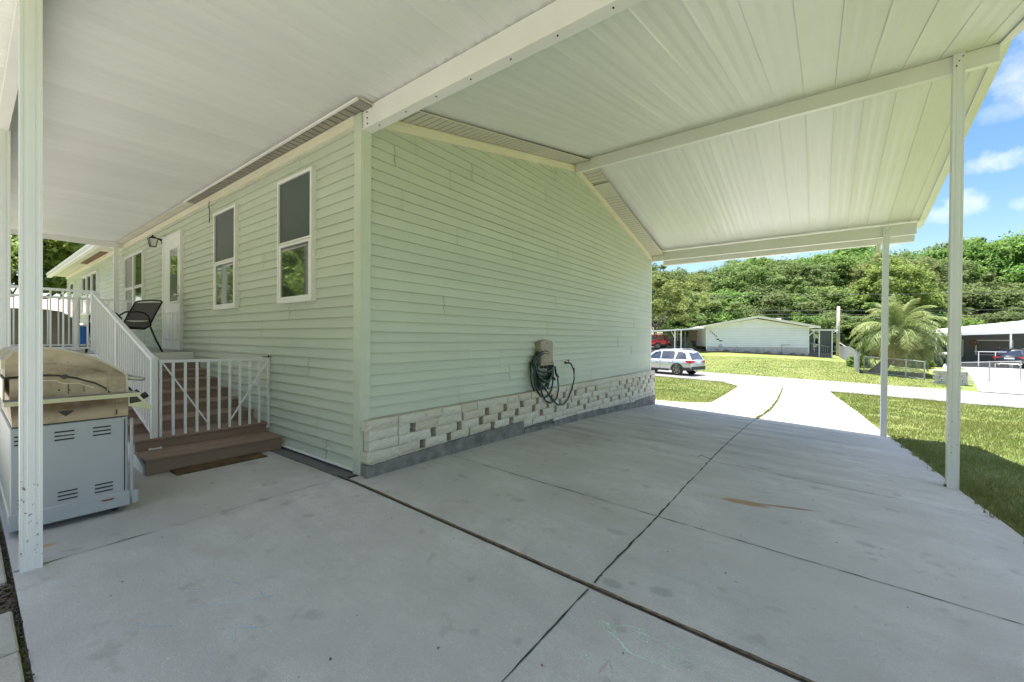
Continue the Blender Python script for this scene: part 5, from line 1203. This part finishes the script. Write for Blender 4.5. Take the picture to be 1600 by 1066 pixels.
# chain link fence and gate
def chain(name, pts, h, label, posts=True):
    root = empty(name, (pts[0][0], pts[0][1], 0), 0, label, 'fence'); off = Vector((pts[0][0], pts[0][1], 0))
    for (x0, y0), (x1, y1) in zip(pts[:-1], pts[1:]):
        a = Vector((x0, y0, T(x0, y0)+.04)); c = Vector((x1, y1, T(x1, y1)+.04)); n = max(1, int((c-a).length/.11)); d = c-a
        b = MB(); Z = Vector((0, 0, 1)); L_ = d.length; u = d/L_; up_ = Vector((0, 0, 1))
        k = -int(h/.11)
        for i in range(k, n):
            for s_ in (1, -1):
                p0 = i*.11; p1 = p0+h
                t0, t1 = max(p0, 0), min(p1, L_)
                if t1 <= t0: continue
                z0_, z1_ = t0-p0, t1-p0
                if s_ < 0: z0_, z1_ = h-z0_, h-z1_
                A = a+u*t0+up_*z0_; B = a+u*t1+up_*z1_; nn = Vector((0, 0, .006)); b.add([A-nn, B-nn, B+nn, A+nn], [(0, 1, 2, 3)])
        L(b.build('mesh', 'galv'), root)
        b = MB(); b.tube([a+Z*h, c+Z*h], .024, 6); L(b.build('top_rail', 'galv'), root)
        b = MB(); b.tube([a+Z*.03, c+Z*.03], .018, 6); L(b.build('bottom_rail', 'galv'), root)
    for x, y in pts: b = MB(); b.tube([(x, y, T(x, y)-.1), (x, y, T(x, y)+h+.08)], .032, 8); L(b.build('post', 'galv'), root)
    return root
chain('chain_fence', [(5.95, 33.6), (7.83, 32.42), (8.5, 31.4)], 1.05, 'grey chain link fence passing behind the leaning palm')
chain('chain_gate', [(9.9, 31.2), (11.3, 32.6), (12.75, 33.8)], 1.1, 'silver chain link driveway gate before the grey house')
fe = empty('board_fence', (5.65, 33.4, 0), 0, 'weathered grey board fence running back beside the lawn', 'fence'); r = random.Random(8)
b = MB(); A = Vector((5.7, 33.4, 0)); B = Vector((5.25, 53.5, 0))
for i in range(110):
    P = A.lerp(B, i/110); z = T(P.x, P.y); hgt = lerp(1.35, 1.15, i/110)+r.uniform(-.02, .02); b.box(P.x-.015+r.uniform(-.006, .006), P.x+.015, P.y, P.y+.165, z-.03, z+hgt)
L(b.build('boards', 'greywood'), fe)
b = MB(); b.bar((5.73, 33.4, .2-.8), (5.28, 53.5, .55), .05); b.bar((5.73, 33.4, -.65+1.0), (5.28, 53.5, 1.1), .05); L(b.build('fence_rail', 'greywood'), fe)
# shed far behind
sh = empty('white_shed', (9.8, 77, 0), R(20), 'long white shed far behind the palm', 'shed'); b = MB(); b.box(-3.2, 3.4, 0, 4, -1, 1.25); b.build('wall', 'pwhite', sh); b = MB(); b.add([(-3.6, -.4, 1.15), (3.8, -.4, 1.15), (3.8, 2, 2.0), (-3.6, 2, 2.0), (3.8, 4.4, 1.15), (-3.6, 4.4, 1.15)], [(0, 1, 2, 3), (3, 2, 4, 5)]); b.build('roof', 'whiteroof', sh)
b = MB()
for i in range(22): b.box(-3.15+i*.3, -3.13+i*.3, -.012, 0, -.8, 1.2)
b.build('panel_rib', 'bluegrey', sh)

# utility poles and wires
def upole(x, y, zt, label, rad=.13, cross=False):
    z = T(x, y); root = empty('utility_pole', (x, y, z), 0, label, 'utility pole'); b = MB(); b.tube([(0, 0, -.3), (0, 0, zt-z)], [rad*1.15, rad*.85], 10); b.build('shaft', 'pole' if not cross else 'brown', root, True)
    if cross: b = MB(); b.box(-.5, .5, -.05, .05, zt-z-1.0, zt-z-.88); b.build('cross_arm', 'brown', root)
    b = MB(); b.box(-.18, .18, -.08, .08, zt-z-.5, zt-z-.4); b.build('bracket', 'galv', root)
upole(5.25, 56.3, 5.15, 'pale utility pole left of the palm', .17); upole(-9.4, 62.9, 5.9, 'brown utility pole with a cross arm among the trees', .12, True)
for i, (z, sg) in enumerate(((7.2, .2), (5.05, .15), (4.6, .2), (4.15, .15))):
    y0 = 57.0 if i else 59; P = []
    for k in range(31):
        t_ = k/30; x = lerp(-30, 60, t_); y = lerp(48, 82, t_)+ (2 if i == 0 else 0); P.append((x, y, z-sg*math.sin(math.pi*((t_*3) % 1))))
    b = MB(); b.tube(P, .02, 4); tag(b.build('power_line', 'wire'), ['thin single cable highest of the four crossing before the trees', 'second highest of the four dark cables before the trees', 'third highest of the four dark cables before the trees', 'lowest of the four dark cables before the trees'][i], 'cable', 'cables strung before the trees')

# ================================================================ TREES
def crown_mesh(name, seed, n_leaf, leaf, Rr, Hh, mat, n_cl=60, droop=.0, flat=.8):
    rg = np.random.default_rng(seed)
    # clumps on a lumpy ellipsoid volume
    cl = []
    lobes = rg.normal(size=(9, 3)); lobes /= np.linalg.norm(lobes, axis=1)[:, None]; lobes[:, 2] = np.abs(lobes[:, 2])*.8-.1; lw = rg.uniform(.1, .6, 9)
    while len(cl) < n_cl:
        d = rg.normal(size=3); d /= np.linalg.norm(d)
        if d[2] < -.55: continue
        rad = (.62+.38*rg.random()**.6)*(.72+sum(lw[i]*max(0, d@lobes[i])**6 for i in range(9)))
        cl.append([d[0]*Rr*rad, d[1]*Rr*rad, Hh*.5+d[2]*Hh*.5*rad*1.0, (.07+.22*rg.random()**1.6)*Rr])
    cl = np.array(cl); idx = rg.integers(0, n_cl, n_leaf); c = cl[idx]
    d = rg.normal(size=(n_leaf, 3)); d /= np.linalg.norm(d, axis=1)[:, None]; rad = rg.random(n_leaf)**.45
    P = c[:, :3]+d*(rad*c[:, 3])[:, None]*np.array([1.15, 1.15, .62])
    stray = rg.random(n_leaf) < .07; P[stray] += rg.normal(size=(int(stray.sum()), 3))*Rr*.045
    s_ = leaf*rg.uniform(.55, 1.3, n_leaf)[:, None]
    nrm = d*.6+rg.normal(size=(n_leaf, 3))*.55+np.array([0, 0, .35]); nrm /= np.linalg.norm(nrm, axis=1)[:, None]
    a = np.cross(nrm, rg.normal(size=(n_leaf, 3))); a /= np.linalg.norm(a, axis=1)[:, None]; bb = np.cross(nrm, a)
    V = np.stack([P-a*s_, P-bb*s_*.5+nrm*s_*.15, P+a*s_, P+bb*s_*.5+nrm*s_*.15], 1).reshape(-1, 3)
    o = npmesh(name, V, np.arange(n_leaf*4).reshape(-1, 4), mat); return o
def trunk_mesh(name, seed, h, rad, Rr, Hh, parent):
    r = random.Random(seed); b = MB(); pts = [Vector((0, 0, -.4))]
    for i in range(1, 6): pts.append(Vector((r.uniform(-.1, .1)*i*.4, r.uniform(-.1, .1)*i*.4, h*i/5)))
    b.tube(pts, [rad*1.25, rad, rad*.85, rad*.75, rad*.65, rad*.5], 9)
    for i in range(8):
        a = r.uniform(0, 6.28); s_ = pts[r.choice([3, 4, 5])]; e = s_+Vector((math.cos(a)*Rr*r.uniform(.4, .75), math.sin(a)*Rr*r.uniform(.4, .75), Hh*r.uniform(.25, .75))); m_ = s_.lerp(e, .5)+Vector((0, 0, -Hh*.06)); b.tube([s_, m_, e], [rad*.4, rad*.25, rad*.08], 6)
    return b.build(name, 'bark', parent, True)
protos = []
def make_tree(kind, seed, Rr, Hh, th, nl, leaf, mat, ncl, rad):
    root = empty('broadleaf_tree', (0, 0, 0)); c = crown_mesh('crown', seed, nl, leaf, Rr, Hh, mat, ncl); c.parent = root; c.location = (0, 0, th*.55); trunk_mesh('trunk', seed, th, rad, Rr, Hh*.7, root); return root
def place(proto, used, loc, s_, rz, label, group, sz=None):
    o = proto if not used[0] else copy_tree(proto); used[0] = True
    o.location = loc; o.scale = (s_, s_, sz or s_); o.rotation_euler = (0, 0, rz); tag(o, label, 'tree', group); return o
A1 = (make_tree('oak', 1, 5.2, 11, 5, 34000, .19, 'leafA', 190, .28), [False]); A2 = (make_tree('oak', 2, 4.6, 12, 5, 34000, .18, 'leafC', 180, .25), [False])
A3 = (make_tree('oak', 3, 5.6, 10, 4, 34000, .18, 'leafA', 210, .3), [False]); A4 = (make_tree('yel', 4, 4.0, 9, 3.5, 26000, .15, 'leafB', 170, .2), [False])
r = random.Random(33); PR = [A1, A2, A3, A4]
def topz(pr):
    c = [o for o in pr[0].children if o.name.startswith('crown')][0]; n_ = len(c.data.vertices); a = np.empty(n_*3, np.float32); c.data.vertices.foreach_get('co', a); return float(np.percentile(a[2::3], 99.3))+c.location.z
HT = [topz(p) for p in PR]
GT = 'wood of broadleaf trees beyond the houses across the street'
# treeline: (pixel-free) world positions found from photo bearings; tops follow the skyline of the photo
def az_pt(azd, d): a = R(azd); d = d/math.cos(R(azd+36.77)); return (3.52+math.sin(a)*d, -2.3+math.cos(a)*d)
SKY = ([1010,1037,1060,1090,1115,1150,1180,1220,1260,1300,1322,1345,1380,1405,1440,1470,1490,1510,1540,1560,1600,1700], [420,422,434,426,425,410,402,408,404,395,388,402,400,392,412,402,386,372,386,372,368,365])
def top_at(azd, d, row): return 1.32+(529.5-row)/641*d
line = [(-16.5,66,1),(-13.2,70,3),(-10.6,72,0),(-8.3,70,2),(-5.6,76,1),(-3.2,74,0),(-1.0,80,2),(1.3,78,1),(3.5,82,0),(5.4,78,3),(7.6,82,2),(9.6,80,1),(11.6,82,0),(13.8,80,2),(16,82,1),(18.5,80,0),(21,82,2),(-14.8,82,0),(-11.6,86,2),(-6.8,90,1),(-2.1,92,0),(2.4,94,2),(6.5,94,2),(10.6,96,0),(15,96,2),(-19,72,0),(-22.5,74,1),(-26,70,2),(-30,72,0)]
for azd, d, kk in line:
    d = d-4 if azd < 5 else d-12
    x, y = az_pt(azd, d); z = T(x, y)-.3; pr = PR[kk]; px_ = 800+641*math.tan(R(azd+36.77)); top = top_at(azd, d, float(np.interp(px_, *SKY))+r.uniform(-3, 6)); s_ = (top-z)/HT[kk]
    place(pr[0], pr[1], (x, y, z), s_*r.uniform(.8, 1.05), r.uniform(0, 6.28), 'tall green broadleaf tree in the wood behind the houses', GT, s_)
for azd, d, row, kk in [(-15,58,455,2),(-11.5,60,462,3),(-8.8,62,455,0),(-6,64,450,2),(-3.6,62,458,0),(-.8,66,448,1),(1.8,68,452,2),(4.2,64,455,0),(7,66,450,1),(9.2,68,445,2),(11.4,64,450,0),(13.4,66,440,1),(15.8,64,445,2),(18,62,440,0),
                        (-13.5,56,488,0),(-9.5,57,490,2),(-5,58,488,3),(-1.8,60,490,0),(.8,62,488,2),(3,60,492,1),(5.6,62,490,0),(8.2,60,488,2),(10.4,60,488,3),(12.6,60,485,0),(15,60,485,2)]:
    d = 54 if row > 480 else 60
    x, y = az_pt(azd, d); pr = PR[kk]; z = T(x, y)-(2.2 if row > 480 else 1.6); s_ = (top_at(azd, d, row)-z)/HT[kk]
    place(pr[0], pr[1], (x, y, z), s_*1.3, r.uniform(0, 6.28), 'shorter bushy tree in front of the tall wood', 'shorter trees in front of the wood', s_)
place(A4[0], A4[1], (-12.6, 48.6, .2), .86, 1.0, 'yellow green tree close beside the far corner of the green house', None)
x, y = az_pt(5.7, 55); place(A4[0], A4[1], (x, y, -.8), 1.25, 2.0, 'pale yellow green tree rising behind the palm', None)
# trees behind the deck on the left and opposite the side windows
F1 = (make_tree('near', 11, 4.2, 8, 3.5, 26000, .13, 'leafD', 120, .2), [False]); F2 = (make_tree('near', 12, 3.8, 7.5, 3, 26000, .12, 'leafD', 110, .18), [False])
for i, (x, y, s_, k, lab) in enumerate([(-52, 6, 1.7, 0, 'bright green tree far behind the deck right of the others'), (-50, -1.5, 1.75, 1, 'bright green tree far behind the middle of the deck'), (-48, -6.5, 1.5, 0, 'bright green tree behind the left edge posts'), (-60, 2, 2.2, 0, 'tallest bright tree behind the others beyond the deck'), (-58, 13, 2.0, 1, 'tree beyond the roof end of the green house'), (-66, -8, 2.2, 1, 'broad yellow green tree farthest left beyond the deck')]):
    pr = (F1, F2)[k]; place(pr[0], pr[1], (x, y, -2.4), s_*1.12, i*1.3, lab, None)
for i, (x, y, s_, k) in enumerate([(-12, -13, 1.0, 0), (-6, -15, 1.15, 1), (1, -16, 1.1, 0), (-19, -13, 1.1, 1), (-27, -15, 1.2, 0), (8, -17, 1.2, 1), (15, -12, 1.1, 0), (-36, -14, 1.3, 1)]):
    pr = (F1, F2)[k]; place(pr[0], pr[1], (x, y, -1.9), s_*1.15, i*2.1, 'leafy tree across the side yard seen mirrored in the windows', 'trees across the side yard')
# palm
pm = empty('leaning_palm', (6.75, 34.3, -.82), 0, 'leaning palm with a shaggy round crown on the lawn across the street', 'palm')
b = MB(); TP = Vector((.95, .2, 2.55)); b.tube([(-.25, 0, -.15), (.05, 0, .25), (.45, .05, .9), (.75, .1, 1.7), (.95, .2, 2.6)], [.42, .33, .26, .25, .30], 12)
for i in range(16): a = i*2.4; b.bar((.9+math.cos(a)*.2, .2+math.sin(a)*.2, 2.1+.03*i), (.9+math.cos(a)*.5, .2+math.sin(a)*.5, 2.5+.03*i), .10, .04)
b.build('trunk', 'bark', pm, True)
def fronds(name, n, el_rng, ln, mat, seed, droop):
    rg = random.Random(seed); V = []; F = []
    for i in range(n):
        az_ = i*2.39996+rg.uniform(-.2, .2); el = R(rg.uniform(*el_rng)); l = ln*rg.uniform(.85, 1.1); P = TP+Vector((0, 0, .1)); d = Vector((math.cos(az_)*math.cos(el), math.sin(az_)*math.cos(el), math.sin(el))); side = Vector((-math.sin(az_), math.cos(az_), 0)); N_ = 34
        for k in range(N_):
            t_ = k/N_; nd = (d+Vector((0, 0, -droop*(l/N_)*(.4+t_*1.2)))).normalized(); P2 = P+nd*(l/N_)
            upv = side.cross(nd).normalized()
            if k > 5:
                ll = .62*math.sin(math.pi*min(1, .12+t_*.92))**.6+.05
                for s_ in (-1, 1):
                    for q_ in (0, .5):
                        b0 = P.lerp(P2, q_); tip = b0+(side*s_*rg.uniform(.45, .8)+nd*rg.uniform(.45, .8)+upv*rg.uniform(-.1, .35)).normalized()*ll*rg.uniform(.7, 1.15)+Vector((0, 0, -rg.uniform(.1, .35)*ll)); wv = nd*.017; o = len(V); mid = b0.lerp(tip, .5)+upv*.03
                        V += [b0-wv*.5, b0+wv*.5, mid+wv, tip, mid-wv]; F.append((o, o+1, o+2, o+3, o+4))
            o = len(V); wr_ = side*.028*(1-t_*.8); V += [P-wr_, P+wr_, P2+wr_, P2-wr_]; F.append((o, o+1, o+2, o+3)); P = P2; d = nd
    b = MB(); b.add(V, F); return b.build(name, mat, pm)
fronds('crown', 76, (-25, 86), 3.0, 'palm', 3, .8); fronds('dry_fronds', 13, (-50, 10), 2.3, 'palmdry', 5, .9)
small_plant('round_shrub', (5.9, 37.5, T(5.9, 37.5)), 1.0, 1.5, 'leafA', 'rounded green shrub behind the base of the leaning palm', None, 700, 'shrub', 50)
small_plant('yellow_shrub', (9.3, 43.5, T(9.3, 43.5)), 2.3, 3.0, 'leafB', 'tall yellow green shrub right of the palm crown', None, 1800, 'shrub', 51)
small_plant('dark_shrub', (10.6, 48.5, T(10, 48)), 2.6, 3.0, 'leafC', 'green shrub beside the end of the grey house', None, 1500, 'shrub', 52)
# house beyond the deck on the left
lh = empty('pink_roof_house', (-38.5, -1.5, -.2), R(10), 'far house with faded pink metal roof beyond the deck', 'house')
b = MB(); b.box(-4, 0, -6, 8, 0, 2.5); b.build('wall', 'tanwall', lh); b = MB(); b.add([(.6, -7, 2.55), (.6, 9, 2.55), (-4, 9, 4.1), (-4, -7, 4.1), (.6, -7, 2.65), (.6, 9, 2.65), (-4, 9, 4.2), (-4, -7, 4.2)], [(0, 1, 2, 3), (4, 7, 6, 5), (0, 4, 5, 1), (1, 5, 6, 2), (2, 6, 7, 3), (3, 7, 4, 0)]); rf = b.build('roof', 'pinkroof', lh)
b = MB()
for y0 in (-3.5, 0, 3.2): b.box(0, .06, y0, y0+1.2, 1.0, 2.1)
b.build('window', 'lattice', lh)
